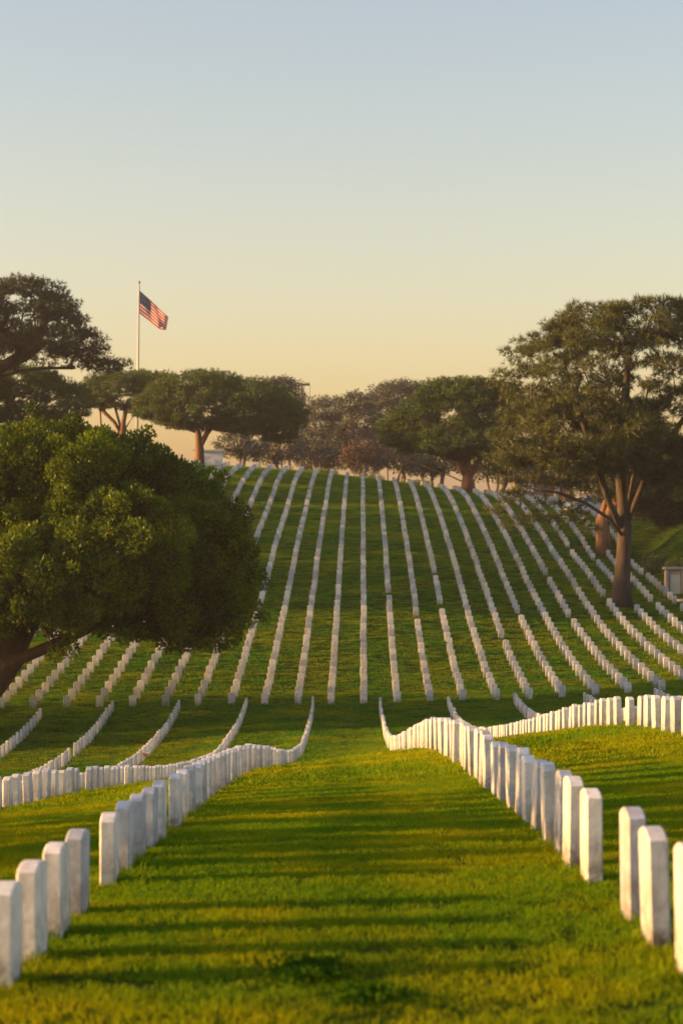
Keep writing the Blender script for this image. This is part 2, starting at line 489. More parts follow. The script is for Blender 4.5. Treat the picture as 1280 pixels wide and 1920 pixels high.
CL_NEAR = clump(50, .11, .014, .036, .0028, 1, -4.5, 9)
CL_MID = clump(64, .24, .018, .042, .0055, 2, -5.0, 9)
CL_FAR = clump(90, .50, .02, .045, .013, 3, -5.6, 9, M_GRASS_HILL)
grass_band(7.5, 24, 150, CL_NEAR, .8, 1.25, 'fine mown grass of the sunlit foreground lawn')
grass_band(24, 48, 42, CL_MID, .8, 1.25, 'mown grass on the near rise of the lawn')
grass_band(48, 97, 12, CL_FAR, .8, 1.2, 'mown grass in the shallow valley of the lawn', 8)
grass_band(97, 222, 7, CL_FAR, .9, 1.35, 'mown grass on the hillside between the grave rows', 12)

# ------------------------------------------------------------------ headstones
TONES = []      # (grey, stain) per variant
for i in range(14):
    TONES.append((min(1, max(0, [.05, .12, .2, .3, .95, .8, .65, .1, .25, .9, .7, .15, .4, .55][i])), [.1, .3, .2, .5, .2, .3, .1, .9, .7, .5, .85, .15, .3, .2][i]))


def stone_arrays(h=.56, w=.160, t=.049, arc=8, rise=.042):
    prof = [(-w, -.14), (-w, 0.05), (-w, .2), (-w, h)]
    for i in range(1, arc):
        a = -1 + 2 * i / arc
        prof.append((a * w, h + rise * (1 - a * a)))
    prof += [(w, h), (w, .2), (w, 0.05), (w, -.14)]
    prof = np.array(prof); k = len(prof)
    cx = np.array([0, h * .5])
    rings = []
    for y, ins in ((-t, .009), (-t + .009, 0), (t - .009, 0), (t, .009)):
        sc = prof.copy()
        sc[:, 0] -= np.sign(sc[:, 0]) * ins * (np.abs(sc[:, 0]) > w * .9); sc[:, 1] -= ins * (sc[:, 1] > h * .99)
        rings.append(np.c_[sc[:, 0], np.full(k, y), sc[:, 1]])
    V = np.concatenate(rings)
    F = []
    for r in range(3):
        for i in range(k - 1):
            F.append((r * k + i, r * k + i + 1, (r + 1) * k + i + 1, (r + 1) * k + i))
    # end faces as quad strips between mirrored profile points
    for base, flip in ((0, False), (3 * k, True)):
        for i in range(k // 2):
            a, b, c, d = base + i, base + i + 1, base + k - 2 - i, base + k - 1 - i
            f = (a, d, c, b) if c != b else (a, d, b, b)
            F.append(f[::-1] if flip else f)
    return V, F


_SV, _SF = stone_arrays()
_SF = [tuple(dict.fromkeys(f)) for f in _SF]


def stone_tone(V, grey, stain):
    hh = np.clip(V[:, 2] / .6, 0, 1)
    return np.c_[np.full(len(V), grey), np.full(len(V), stain), hh, np.full(len(V), .5)]


STONE_MESHES = []
for g_, s_ in TONES:
    me = bpy.data.meshes.new('headstone'); me.from_pydata([tuple(v) for v in _SV], [], [list(f) for f in _SF]); me.update()
    a_ = me.attributes.new('tone', 'FLOAT_COLOR', 'POINT'); a_.data.foreach_set('color', stone_tone(_SV, g_, s_).astype(np.float32).ravel())
    me.polygons.foreach_set('use_smooth', np.ones(len(me.polygons), bool)); me.set_sharp_from_angle(angle=rad(25))
    me.materials.append(M_MARBLE)
    STONE_MESHES.append(me)

ROW_H = {1: .58, -1: .47, -2: .48, 2: .52}     # height standing out of the turf, row by row
STONES = []     # dict per stone


def fg_x(X, d): return X + .2 * (d / 92.0) ** 2


def add_stone(kind, row, idx, x, d, rz, area):
    STONES.append(dict(kind=kind, row=row, idx=idx, x=x + RND.gauss(0, .012), d=d, rz=rz + RND.gauss(0, rad(.5)), area=area,
                       tone=RND.randrange(14), sc=RND.uniform(.975, 1.025) * (ROW_H.get(row, .54) if kind == 'fg' else .535) / .602, tx=RND.gauss(0, rad(.9)), ty=RND.gauss(0, rad(.8)), dz=RND.gauss(0, .008)))


def run(start, end, step=.88, skip=()):
    out = []; d = start; i = 0
    while d < end:
        if i not in skip: out.append(d + RND.gauss(0, .012))
        d += step; i += 1
    return out


FG = {
    1: (1.55, [9.08, 9.97, 10.86, 12.60, 13.49] + run(14.35, 92)),
    -1: (-1.5, [9.12, 9.84, 10.66, 11.53, 13.1, 14.06, 14.9, 15.74, 16.6, 17.93, 19.04, 19.93] + run(20.8, 93.5)),
    -2: (-4.55, run(8.2, 93.2, .88, (31,))),
    2: (4.6, run(22.7, 91.6, .88, (12,))),
    -3: (-7.6, run(8.6, 93, .88, (40, 61))),
    -4: (-10.65, run(22, 92.8, .88, (65,))),
    -5: (-13.7, run(40, 91.5, .88)),
    -6: (-16.75, run(70, 84, .88)),
    3: (7.65, run(40, 92, .88, (31,))),
    4: (10.7, run(52, 91.5, .88)),
    5: (13.75, run(70, 91, .88)),
    6: (16.8, run(80, 90.5, .88)),
}


def in_frame(x, d, m=.3):
    return abs(x) < (.1684 * d + m)


for row, (X, ds) in FG.items():
    seen = 0
    for d in ds:
        x = fg_x(X, d); s = FPX / d
        vis = in_frame(x, d)
        if vis: seen += 1
        w = min(.1 * s + .33 * s * abs(x) / d, s * abs(X) * .88 / d)
        area = w * .6 * s if vis else 0
        if row == -3 and d < 67 or row in (-4, -5, -6) and d < 64: area = 0
        if row == 3 and d < 78 or row in (4, 5, 6) and d < 82: area *= .1
        add_stone('fg', row, seen, x, d, math.pi / 2 + RND.gauss(0, .01), area)


def in_fig(px, py):
    return px < 500 and ((px - 40) / 455) ** 2 + ((py - 1010) / 215) ** 2 < 1 or px < 60 and py < 1295


HILL_GAPS = {(2, 13), (3, 15), (3, 39), (6, 15), (8, 15), (10, 20), (11, 20), (12, 20), (13, 20), (14, 20), (10, 38), (10, 33), (11, 31), (12, 35), (-4, 20), (-3, 50), (5, 41), (11, 42), (13, 29)}
for k in range(-15, 17):
    first = None
    for i in range(0, 71):
        d = 93.6 + 1.7 * i + (RND.gauss(0, .03))
        if k in (3, 2) and i > 14: d += .5
        x = .1 + 1.524 * k + .01 * d
        if (k, i) in HILL_GAPS or (i > 3 and RND.random() < .006):
            continue
        if d > 206 + RND.uniform(-2, 4): continue
        if x > 22.0 - max(0, (150 - d)) * .0 + (1.0 if d < 122 else 0): continue
        if abs(x - 17.6) < 1.0 and abs(d - 126.5) < 1.4: continue
        if not in_frame(x, d, 4): continue
        s = FPX / d
        z = gz(x, d); z2 = gz(x, d + 1.7)
        dx = abs(.1 + 1.524 * k) * s * 1.7 / d
        dy = max(0, (960 - z * s) - (960 - z2 * FPX / (d + 1.7)))
        w, h = .33 * s, .6 * s
        area = w * h - max(0, w - dx) * max(0, h - dy)
        px, py = 640 + x * s, 960 - z * s - h / 2
        if not in_frame(x, d, 0) or in_fig(px, py): area = 0
        add_stone('hill', k, i, x, d, rad(-.57), area)
for st in STONES:
    st['z'] = 0
_z = ground_z([s['x'] for s in STONES], [s['d'] for s in STONES])
for st, z_ in zip(STONES, _z): st['z'] = float(z_)

ORD = ['', 'first', 'second', 'third', 'fourth', 'fifth', 'sixth', 'seventh', 'eighth', 'ninth', 'tenth', 'eleventh', 'twelfth']


def ordinal(n):
    if n < len(ORD): return ORD[n]
    suf = 'th' if 10 <= n % 100 <= 20 else {1: 'st', 2: 'nd', 3: 'rd'}.get(n % 10, 'th')
    return '%d%s' % (n, suf)


def stone_look(t):
    g, s = TONES[t]
    if s > .65: return 'brown-streaked ' + ('grey' if g > .5 else 'ivory')
    if g > .75: return 'blue-grey'
    if g > .45: return 'pale grey'
    if g > .22: return 'off-white'
    return 'ivory white'


ROWNAME = {1: "the row right of the aisle", -1: "the row left of the aisle",
           2: 'the second row right of the aisle', -2: 'the second row left of the aisle',
           3: 'the third row right of the aisle', -3: 'the third row left of the aisle',
           4: 'the fourth row right of the aisle', -4: 'the fourth row left of the aisle',
           5: 'the fifth row right of the aisle', -5: 'the fifth row left of the aisle',
           6: 'the sixth row right of the aisle', -6: 'the sixth row left of the aisle'}
order = sorted(range(len(STONES)), key=lambda i: -STONES[i]['area'])
SINGLE = set(order[:298])
farcount = {}
for row in FG:      # rank from the far end too, for rows seen only at their far end
    idx = [i for i, s in enumerate(STONES) if s['kind'] == 'fg' and s['row'] == row]
    for n, i in enumerate(sorted(idx, key=lambda i: -STONES[i]['d'])): farcount[i] = n + 1
LEFTMOST = -11
for i, st in enumerate(STONES):
    if i not in SINGLE: continue
    o = bpy.data.objects.new('headstone', STONE_MESHES[st['tone']])
    o.location = (st['x'], st['d'], st['z'] + st['dz'])
    o.rotation_euler = (st['tx'], st['ty'], st['rz'])
    o.scale = (1, 1, st['sc'])
    COL.objects.link(o)
    look = stone_look(st['tone'])
    if st['kind'] == 'fg':
        r = st['row']
        if abs(r) <= 2:
            lab = '%s headstone, %s from the camera in %s' % (look, ordinal(st['idx']), ROWNAME[r])
        else:
            lab = '%s headstone, %s from the far end of %s' % (look, ordinal(farcount[i]), ROWNAME[r])
        tag(o, lab, 'headstone', 'marble headstones in rows across the near lawn')
    else:
        c = st['row'] - LEFTMOST + 1
        step = 'at the foot' if st['idx'] == 0 else '%s from the foot' % ordinal(st['idx'] + 1)
        tag(o, '%s hillside headstone, %s of the %s file from the left' % (look, step, ordinal(c)), 'headstone', 'marble headstones in files up the hillside')


def stone_mass(sel, label):
    tv = {}
    Vs, Fs, Ts = [], [], []; n = 0
    nv = len(_SV)
    for st in sel:
        M = Matrix.Translation((st['x'], st['d'], st['z'] + st['dz'])) @ Matrix.Rotation(st['rz'], 4, 'Z') @ Matrix.Rotation(st['ty'], 4, 'Y') @ Matrix.Rotation(st['tx'], 4, 'X')
        A = np.array(M)
        V = _SV * (1, 1, st['sc'])
        Vs.append(V @ A[:3, :3].T + A[:3, 3])
        Ts.append(stone_tone(_SV, *TONES[st['tone']]))
        Fs += [[n + j for j in f] for f in _SF]; n += nv
    V = np.concatenate(Vs)
    me = bpy.data.meshes.new('headstones'); me.from_pydata(V.tolist(), [], Fs); me.update()
    a = me.attributes.new('tone', 'FLOAT_COLOR', 'POINT'); a.data.foreach_set('color', np.concatenate(Ts).astype(np.float32).ravel())
    o = put('headstones', me, M_MARBLE)
    tag(o, label, None, None, 'stuff')
    return o


stone_mass([s for i, s in enumerate(STONES) if i not in SINGLE], 'white marble headstones in long even rows over the lawn and up the hillside')


# longer uncut grass hugging the foot of the nearer stones
def base_tufts():
    pts = []
    for st in STONES:
        if st['kind'] != 'fg' or st['d'] > 46 or not in_frame(st['x'], st['d'], 1.0): continue
        for q in range(7 if st['d'] < 26 else 4):
            u = RND.uniform(-1, 1)
            if RND.random() < .7: px, py = RND.choice((-1, 1)) * RND.uniform(.065, .095), u * .19
            else: px, py = u * .08, RND.choice((-1, 1)) * RND.uniform(.18, .21)
            pts.append((st['x'] + px, st['d'] + py))
    pts = np.array(pts)
    me = bpy.data.meshes.new('grass'); me.vertices.add(len(pts))
    me.vertices.foreach_set('co', np.c_[pts, ground_z(pts[:, 0], pts[:, 1])].astype(np.float32).ravel())
    o = put('grass', me, M_GRASS)
    md = o.modifiers.new('scatter', 'NODES'); md.node_group = scatter_group('scatter', CL_TUFT, .7, 1.5)
    tag(o, 'longer uncut grass around the feet of the near headstones', None, None, 'stuff')


CL_TUFT = clump(22, .05, .03, .07, .003, 4, -6.2, 9)
base_tufts()

# ------------------------------------------------------------------ trees
def unit(v): return v / np.maximum(np.linalg.norm(v, axis=-1, keepdims=True), 1e-9)


def leaf_mesh(name, C, Rv, counts, length, width, g, shell=.45, up=.15):
    """clusters C (n,3) with radii Rv (n,3): rhombic leaves pointing outward"""
    idx = np.repeat(np.arange(len(C)), counts); n = len(idx)
    d = unit(g.normal(size=(n, 3)))
    u = shell + (1 - shell) * g.random(n) ** .6
    p = C[idx] + Rv[idx] * d * u[:, None]
    a = unit(d * .8 + g.normal(size=(n, 3)) * .55 + np.array([0, 0, up]))
    b = unit(np.cross(a, g.normal(size=(n, 3))))
    l = length * g.uniform(.7, 1.3, n)[:, None]; w = width * g.uniform(.7, 1.2, n)[:, None]
    V = np.stack([p, p + a * l * .5 + b * w, p + a * l, p + a * l * .5 - b * w], 1).reshape(-1, 3)
    F = np.arange(n * 4).reshape(n, 4)
    ct = g.random(len(C))
    tone = np.clip(ct[idx] * .55 + g.random(n) * .45, 0, 1) ** 1.15
    return fast_mesh(name, V, F, np.repeat(np.c_[tone, tone, tone, np.ones(n)], 4, 0))


def needle_mesh(name, C, Rv, counts, needles, length, width, g, shell=.3, flat_bottom=0.0):
    """clusters of needle tufts: each tuft a spray of thin triangles"""
    idx = np.repeat(np.arange(len(C)), counts)
    d = unit(g.normal(size=(len(idx), 3)))
    if flat_bottom: d[:, 2] = np.where(d[:, 2] < 0, d[:, 2] * (1 - flat_bottom), d[:, 2])
    u = shell + (1 - shell) * g.random(len(idx)) ** .6
    p = C[idx] + Rv[idx] * d * u[:, None]
    ct = g.random(len(C))[idx]; tt = g.random(len(idx))
    n = len(idx) * needles
    p = np.repeat(p, needles, 0); d = np.repeat(d, needles, 0)
    a = unit(d * .5 + g.normal(size=(n, 3)) * .6 + np.array([0, 0, .25]))
    b = unit(np.cross(a, g.normal(size=(n, 3)))) * (width * g.uniform(.7, 1.3, n))[:, None]
    l = length * g.uniform(.6, 1.2, n)[:, None]
    V = np.stack([p - b, p + b, p + a * l], 1).reshape(-1, 3)
    F = np.arange(n * 3).reshape(n, 3)
    tone = np.clip(np.repeat(ct * .5 + tt * .25, needles) + g.random(n) * .25, 0, 1)
    return fast_mesh(name, V, F, np.repeat(np.c_[tone, tone, tone, np.ones(n)], 3, 0))


def skeleton(trunks, trunk_r, targets, g, seg=.8, tip=.018, start=.5, power=.46, lift=.12, reach=1.0, flare=1.35):
    """limbs grown from one or more trunk polylines to every target; returns an MB of tapered tubes"""
    pos, par, chains = [], [], []
    for tr in trunks:
        ids = []
        for j, p in enumerate(tr):
            near = -1
            if j == 0 and pos: near = int(np.argmin([np.linalg.norm(q - np.array(p, float)) for q in pos]))
            par.append(ids[-1] if ids else near); ids.append(len(pos)); pos.append(np.array(p, float))
        chains.append((ids, True))
    ntr = len(pos)
    ok = []
    for ids, _ in chains:
        ok += [i for q, i in enumerate(ids) if q >= start * (len(ids) - 1)]
    top = np.mean([pos[ids[-1]] for ids, _ in chains], 0)
    order = np.argsort(np.linalg.norm(targets - top, axis=1))
    weight = [0.0] * len(pos)
    P = np.array([pos[i] for i in ok])
    okid = list(ok)
    for t in targets[order]:
        v = t - P; dist = np.linalg.norm(v, axis=1)
        pen = dist * (1 + .35 * np.clip(-v[:, 2] / np.maximum(dist, .01), 0, 1))
        j = int(np.argmin(pen)); a = okid[j]; A = pos[a]; dd = dist[j]
        k = max(2, int(math.ceil(dd / seg)))
        ctrl = A + (t - A) * .5 + np.array([0, 0, dd * lift]) + g.normal(size=3) * dd * .07
        ids = [a]; newp = []
        for q in range(1, k + 1):
            s = q / k
            p = A * (1 - s) ** 2 + ctrl * 2 * s * (1 - s) + t * s * s + (g.normal(size=3) * .05 * dd / k if q < k else 0)
            par.append(ids[-1]); ids.append(len(pos)); pos.append(p); weight.append(0.0); newp.append(p)
        weight[ids[-1]] += 1
        chains.append((ids, False))
        P = np.vstack([P] + newp); okid += ids[1:]
    for i in range(len(pos) - 1, -1, -1):
        if par[i] >= 0: weight[par[i]] += weight[i]
    W = max(weight)
    r = np.maximum(tip, trunk_r * (np.array(weight) / W) ** power)
    mb = MB()
    for ids, is_tr in chains:
        pts = [pos[i] for i in ids]; rs = [r[i] for i in ids]
        if is_tr:
            rs = [max(x, trunk_r * .12 * (1 - .6 * q / len(rs))) for q, x in enumerate(rs)]
            if par[ids[0]] < 0:
                rs[0] *= flare; rs[1] *= 1 + (flare - 1) * .3
        else:
            rs[0] = min(rs[0], rs[1] * 1.25)
        m = max(rs)
        mb.tube(pts, rs, 10 if m > .25 else (6 if m > .07 else 4))
    return mb


def lobe_points(lobes, spacing, g, shell=.72, zmin=None):
    """cluster centres in the outer shell of a union of ellipsoids (c, r)"""
    out = []
    for c, r in lobes:
        c = np.array(c); r = np.array(r)
        area = 4 * np.pi * ((r[0] * r[1]) ** 1.6 / 3 + (r[0] * r[2]) ** 1.6 / 3 + (r[1] * r[2]) ** 1.6 / 3) ** (1 / 1.6)
        n = max(5, int(area / spacing ** 2))
        i = np.arange(n) + .5
        ph = np.arccos(1 - 2 * i / n); th = np.pi * (1 + 5 ** .5) * i + g.random() * 6
        d = np.c_[np.cos(th) * np.sin(ph), np.sin(th) * np.sin(ph), np.cos(ph)] + g.normal(size=(n, 3)) * .10
        u = shell + (1.02 - shell) * g.random(n) ** .5
        p = c + r * unit(d) * u[:, None]
        for q, (c2, r2) in enumerate(lobes):
            c2 = np.array(c2); r2 = np.array(r2)
            if c2 is c or np.allclose(c2, c): continue
            ins = (((p - c2) / r2) ** 2).sum(1) < .45
            p = p[~ins]
        out.append(p)
    p = np.concatenate(out)
    if zmin is not None: p = p[p[:, 2] > zmin]
    return p


def lobe(px, py, rx, ry, d, depth=1.0):
    s = FPX / d
    c = at(px, py, d)
    return (tuple(c), (rx / s, rx / s * depth, ry / s))


def tree(name, base, trunks, trunk_r, crowns, bark, leaf, label, group=None, **kw):
    """an Empty at the base carrying the trunk with its limbs, and the crown"""
    root = empty(name, base)
    mb, cm = trunks, crowns
    t = mb.build('trunk', bark, root, smooth=True)
    c = put('crown', cm, leaf, root)
    for o in (t, c):
        o.matrix_parent_inverse = Matrix.Translation(-Vector(base))
    tag(root, label, 'tree', group)
    return root


def P3(px, py, d, dd=0.0):
    p = at(px, py, d); p.y += dd
    return tuple(p)


# -- the big dark fig leaning in from the left
def make_fig():
    g = np.random.default_rng(21)
    d = 88.0
    lobes = [lobe(120, 1010, 300, 175, d, 1.0), lobe(-120, 1040, 220, 170, d, .9), lobe(325, 1065, 130, 128, d - 1), lobe(140, 900, 120, 80, d - 3), lobe(265, 935, 85, 70, d + 1), lobe(370, 1130, 85, 72, d - 1), lobe(95, 845, 95, 38, d - 2), lobe(235, 880, 85, 45, d), lobe(335, 930, 60, 50, d + 1), lobe(405, 1005, 50, 62, d), lobe(425, 1085, 42, 60, d), lobe(10, 870, 80, 55, d - 3), lobe(60, 1090, 160, 100, d - 6), lobe(230, 1030, 120, 95, d - 6)]
    C = lobe_points(lobes, 1.25, g, .66)
    s = FPX / d
    pyy = 960 - C[:, 2] * FPX / C[:, 1]
    pxx = 640 + C[:, 0] * FPX / C[:, 1]
    keep = (pyy < 1196 + .09 * pxx) & ~((pxx < 250) & (pyy > 1175))
    C = C[keep]
    cen = np.array(P3(130, 1020, d))
    sprig = C[g.random(len(C)) < .35]
    sprig = sprig + unit(sprig - cen) * g.uniform(.55, 1.05, len(sprig))[:, None]
    nsp = len(sprig)
    C = np.vstack([C, sprig])
    hang = np.array([P3(x, y, d + dz) for x, y, dz in ((350, 1205, -3), (385, 1200, -2), (420, 1190, -1), (445, 1170, 0), (335, 1190, -4), (130, 1215, -5), (105, 1225, -4), (235, 1195, -4), (260, 1185, -3))])
    C = np.vstack([C, hang])
    R = np.repeat(g.uniform(.5, .95, len(C))[:, None], 3, 1) * (1, 1, .95)
    R[-len(hang):] *= .45
    R[-len(hang) - nsp:-len(hang)] *= .42
    cnt = np.maximum(24, (R[:, 0] ** 2 * 1250).astype(int))
    cm = leaf_mesh('crown', C, R, cnt, .165, .046, g, .5, .5)
    base = Vector((-17.2, d, gz(-17.2, d)))
    tr = [[tuple(base - Vector((0, 0, .3))), P3(-60, 1310, d), P3(-15, 1265, d - .3), P3(40, 1235, d - .6), P3(110, 1205, d - 1), P3(180, 1170, d - 1), P3(260, 1120, d - 1)],
          [P3(-20, 1268, d), P3(10, 1215, d + .3), P3(40, 1150, d + .6), P3(60, 1080, d + .6)],
          [P3(-60, 1310, d), P3(-110, 1220, d), P3(-150, 1120, d)]]
    mb = skeleton(tr, .95, C, g, 1.0, .02, .45, .5, .05)
    return tree('fig_tree', base, mb, .9, cm, M_BARK_FIG, M_FIG, 'huge dome-shaped dark green fig tree leaning in over the lawn from the left edge')


make_fig()


# -- the tall spreading pine on the right hillside
def make_big_pine():
    g = np.random.default_rng(33)
    d = 126.5
    bx = (1165 - 640) * d / FPX
    base = Vector((bx, d, gz(bx, d)))
    lobes = [lobe(1185, 700, 170, 135, d), lobe(1080, 690, 105, 85, d - 2), lobe(1010, 700, 75, 80, d), lobe(1010, 810, 95, 70, d - 3), lobe(1110, 800, 120, 85, d - 4), lobe(1300, 720, 160, 150, d + 1), lobe(1250, 820, 120, 70, d - 2),
             lobe(1120, 620, 90, 48, d), lobe(1225, 605, 95, 40, d), lobe(965, 835, 55, 40, d - 4), lobe(1050, 880, 60, 30, d - 4), lobe(1180, 870, 70, 30, d - 3), lobe(1270, 880, 60, 40, d - 2)]
    C = lobe_points(lobes, 1.5, g, .5)
    low = np.array([P3(x, y, d + z) for x, y, z in ((945, 940, -4), (975, 950, -4), (1000, 965, -3.5), (1030, 975, -3), (1060, 965, -3), (1085, 975, -2.5), (1110, 990, -2), (960, 925, -5), (1010, 940, -4.5), (1045, 945, -4), (1075, 955, -3.5), (930, 955, -4), (985, 975, -4.5),
                                            (1000, 890, -3), (960, 870, -3), (1040, 880, -4), (940, 900, -4), (965, 900, -3.5), (985, 905, -4), (1010, 905, -3), (1030, 900, -4), (1050, 910, -3.5), (1075, 905, -3), (950, 870, -4), (990, 870, -3.5), (1025, 925, -4), (1060, 930, -3), (975, 930, -4.5), (1230, 900, -3), (1270, 930, -2), (1260, 880, -3), (1095, 880, -4), (955, 985, -4.2))])
    C = np.vstack([C, low])
    R = g.uniform(.4, .95, len(C))[:, None] * np.array([1.2, 1.2, .5])
    R[-len(low):] *= .78
    cnt = (R[:, 0] ** 2 * 52).astype(int)
    cm = needle_mesh('crown', C, R, cnt, 11, .40, .020, g, .15)
    b = base
    tr = [[tuple(b - Vector((0, 0, .3))), P3(1165, 1090, d), P3(1168, 1040, d), P3(1171, 990, d), P3(1165, 930, d), P3(1160, 860, d), P3(1168, 780, d), P3(1175, 700, d), P3(1180, 630, d)],
          [P3(1171, 990, d), P3(1195, 930, d - .5), P3(1220, 870, d - 1), P3(1255, 820, d - 1), P3(1300, 760, d - 1)],
          [P3(1169, 1000, d), P3(1140, 940, d - 1), P3(1115, 860, d - 2), P3(1085, 770, d - 2), P3(1060, 690, d - 2)],
          [P3(1170, 1010, d), P3(1145, 975, d - 1.5), P3(1100, 945, d - 3), P3(1050, 925, d - 4), P3(990, 915, d - 4.5)],
          [P3(1170, 980, d), P3(1185, 900, d + 1), P3(1200, 810, d + 2), P3(1215, 720, d + 2)]]
    mb = skeleton(tr, .47, C, g, 1.0, .02, .35, .5, .06, flare=1.6)
    return tree('pine_tree', base, mb, .6, cm, M_BARK_PINE, M_PINE_RUST, 'tall spreading olive-brown pine with bare forked trunk standing among hillside headstones')


make_big_pine()


def umbrella(seed, bx, by, d, lobes, trunks, trunk_r, label, mat=None, bark=None, dens=70, spacing=1.15, shell=.72, name='umbrella_pine', group=None, nlen=.3, flat=.7, Rr=(.6, 1.0), wid=.03):
    g = np.random.default_rng(seed)
    X = (bx - 640) * d / FPX
    base = Vector((X, d, gz(X, d)))
    C = lobe_points(lobes, spacing, g, shell)
    R = g.uniform(Rr[0], Rr[1], len(C))[:, None] * np.array([1.1, 1.1, .7])
    cm = needle_mesh('crown', C, R, np.maximum(4, (R[:, 0] ** 2 * dens).astype(int)), 7, nlen, wid, g, .3, flat)
    tr = []
    for q, t in enumerate(trunks):
        pts = [P3(*p) for p in t]
        if q == 0: pts = [tuple(base - Vector((0, 0, .4)))] + pts
        tr.append(pts)
    mb = skeleton(tr, trunk_r, C, g, 1.1, .03, .5, .45, .08)
    return tree(name, base, mb, trunk_r, cm, bark or M_BARK_RED, mat or M_UMB, label, group)


d = 214
umbrella(41, 375, 850, d, [lobe(400, 765, 145, 42, d, .9), lobe(375, 733, 92, 36, d), lobe(470, 765, 85, 50, d - 2), lobe(520, 785, 50, 45, d), lobe(330, 755, 60, 30, d)],
         [[(374, 840, d), (372, 815, d), (368, 795, d), (365, 775, d)], [(374, 840, d), (388, 812, d), (405, 790, d), (430, 775, d)], [(373, 838, d), (380, 805, d), (378, 780, d)], [(371, 810, d), (345, 800, d), (310, 795, d), (285, 783, d)]],
         .42, 'flat-topped umbrella pine with forked reddish trunk beside the white shed on the crest')
d = 222
umbrella(42, 228, 850, d, [lobe(230, 735, 78, 34, d, .9), lobe(265, 722, 60, 24, d), lobe(190, 740, 38, 26, d)],
         [[(230, 815, d), (232, 790, d), (236, 770, d), (240, 750, d)], [(229, 815, d), (215, 792, d), (195, 772, d), (180, 755, d)], [(230, 812, d), (245, 788, d), (262, 768, d), (280, 752, d)], [(229, 810, d), (222, 785, d), (215, 760, d)], [(230, 820, d), (190, 800, d), (188, 770, d)]],
         .36, 'umbrella pine with fan of orange-lit limbs just right of the flagpole base')
d = 196
umbrella(43, 877, 920, d, [lobe(850, 790, 112, 58, d, .9), lobe(870, 745, 92, 32, d), lobe(770, 810, 58, 42, d), lobe(920, 770, 70, 50, d + 2), lobe(860, 830, 85, 30, d - 2)],
         [[(877, 905, d), (876, 880, d), (874, 860, d), (872, 835, d)], [(876, 895, d), (893, 870, d), (912, 845, d), (925, 820, d)], [(876, 893, d), (862, 868, d), (845, 845, d), (830, 825, d)], [(877, 908, d), (845, 893, d), (815, 882, d), (790, 872, d)]],
         .6, 'dense round-headed green pine with dark trunk on the right shoulder of the crest', None, M_BARK_RED, 85, 1.05, .6)

# -- pines at the left edge
d = 168
g_ = [lobe(20, 590, 105, 68, d), lobe(95, 620, 82, 62, d - 2), lobe(-90, 620, 150, 90, d), lobe(150, 650, 52, 38, d - 1), lobe(200, 684, 36, 12, d - 1), lobe(60, 560, 60, 38, d)]
umbrella(44, -90, 900, d, g_,
         [[(-85, 860, d), (-75, 800, d), (-60, 740, d), (-45, 690, d), (-20, 640, d)], [(-60, 740, d), (-10, 710, d), (40, 695, d), (90, 690, d), (140, 690, d)], [(-50, 720, d), (0, 690, d), (50, 665, d), (90, 640, d)], [(-80, 800, d), (-120, 730, d), (-140, 670, d)]],
         .6, 'tall dark pine with layered needle sprays reaching in at the upper left edge', M_PINE, M_BARK_PINE, 60, 1.35, .55, 'pine_tree', None, .36, .3, (.55, .95), .028)
d = 182
umbrella(45, 20, 880, d, [lobe(50, 750, 100, 48, d, .9), lobe(110, 760, 60, 45, d), lobe(-60, 750, 120, 50, d), lobe(20, 715, 90, 30, d)],
         [[(22, 850, d), (20, 820, d), (18, 795, d), (25, 770, d)], [(20, 820, d), (50, 795, d), (80, 775, d)], [(20, 825, d), (-15, 795, d), (-50, 770, d)]],
         .45, 'broad dark green pine canopy behind the top of the fig at the left edge', M_UMB, M_BARK_PINE, 60, 1.25, .7, 'pine_tree', None, .34, .5, (.6, 1.0))

# -- mid pines standing behind the big right-hand pine
d = 186
umbrella(46, 1063, 945, d, [lobe(1060, 800, 80, 55, d), lobe(1000, 830, 60, 40, d), lobe(1120, 810, 70, 50, d)],
         [[(1063, 925, d), (1064, 900, d), (1062, 870, d), (1058, 840, d)], [(1063, 925, d), (1052, 895, d), (1045, 868, d), (1030, 845, d)], [(1063, 920, d), (1076, 890, d), (1090, 860, d), (1105, 835, d)]],
         .55, 'pine with orange-lit twin stems half hidden behind the tall spreading pine', M_PINE_RUST, M_BARK_RED, 45, 1.35, .6, 'pine_tree', None, .34, .4)
d = 152
umbrella(47, 1131, 1020, d, [lobe(1160, 890, 75, 55, d), lobe(1230, 890, 80, 75, d + 3), lobe(1275, 930, 60, 60, d + 4), lobe(1205, 940, 45, 34, d + 2), lobe(1110, 900, 40, 30, d)],
         [[(1130, 1000, d), (1128, 975, d), (1132, 950, d), (1140, 920, d)], [(1129, 985, d), (1145, 955, d), (1170, 925, d), (1200, 905, d)]],
         .5, 'shaggy dark pine with red-brown trunk foot left of the tall spreading pine trunk', M_PINE, M_BARK_RED, 75, 1.3, .4, 'pine_tree', None, .34, .2)


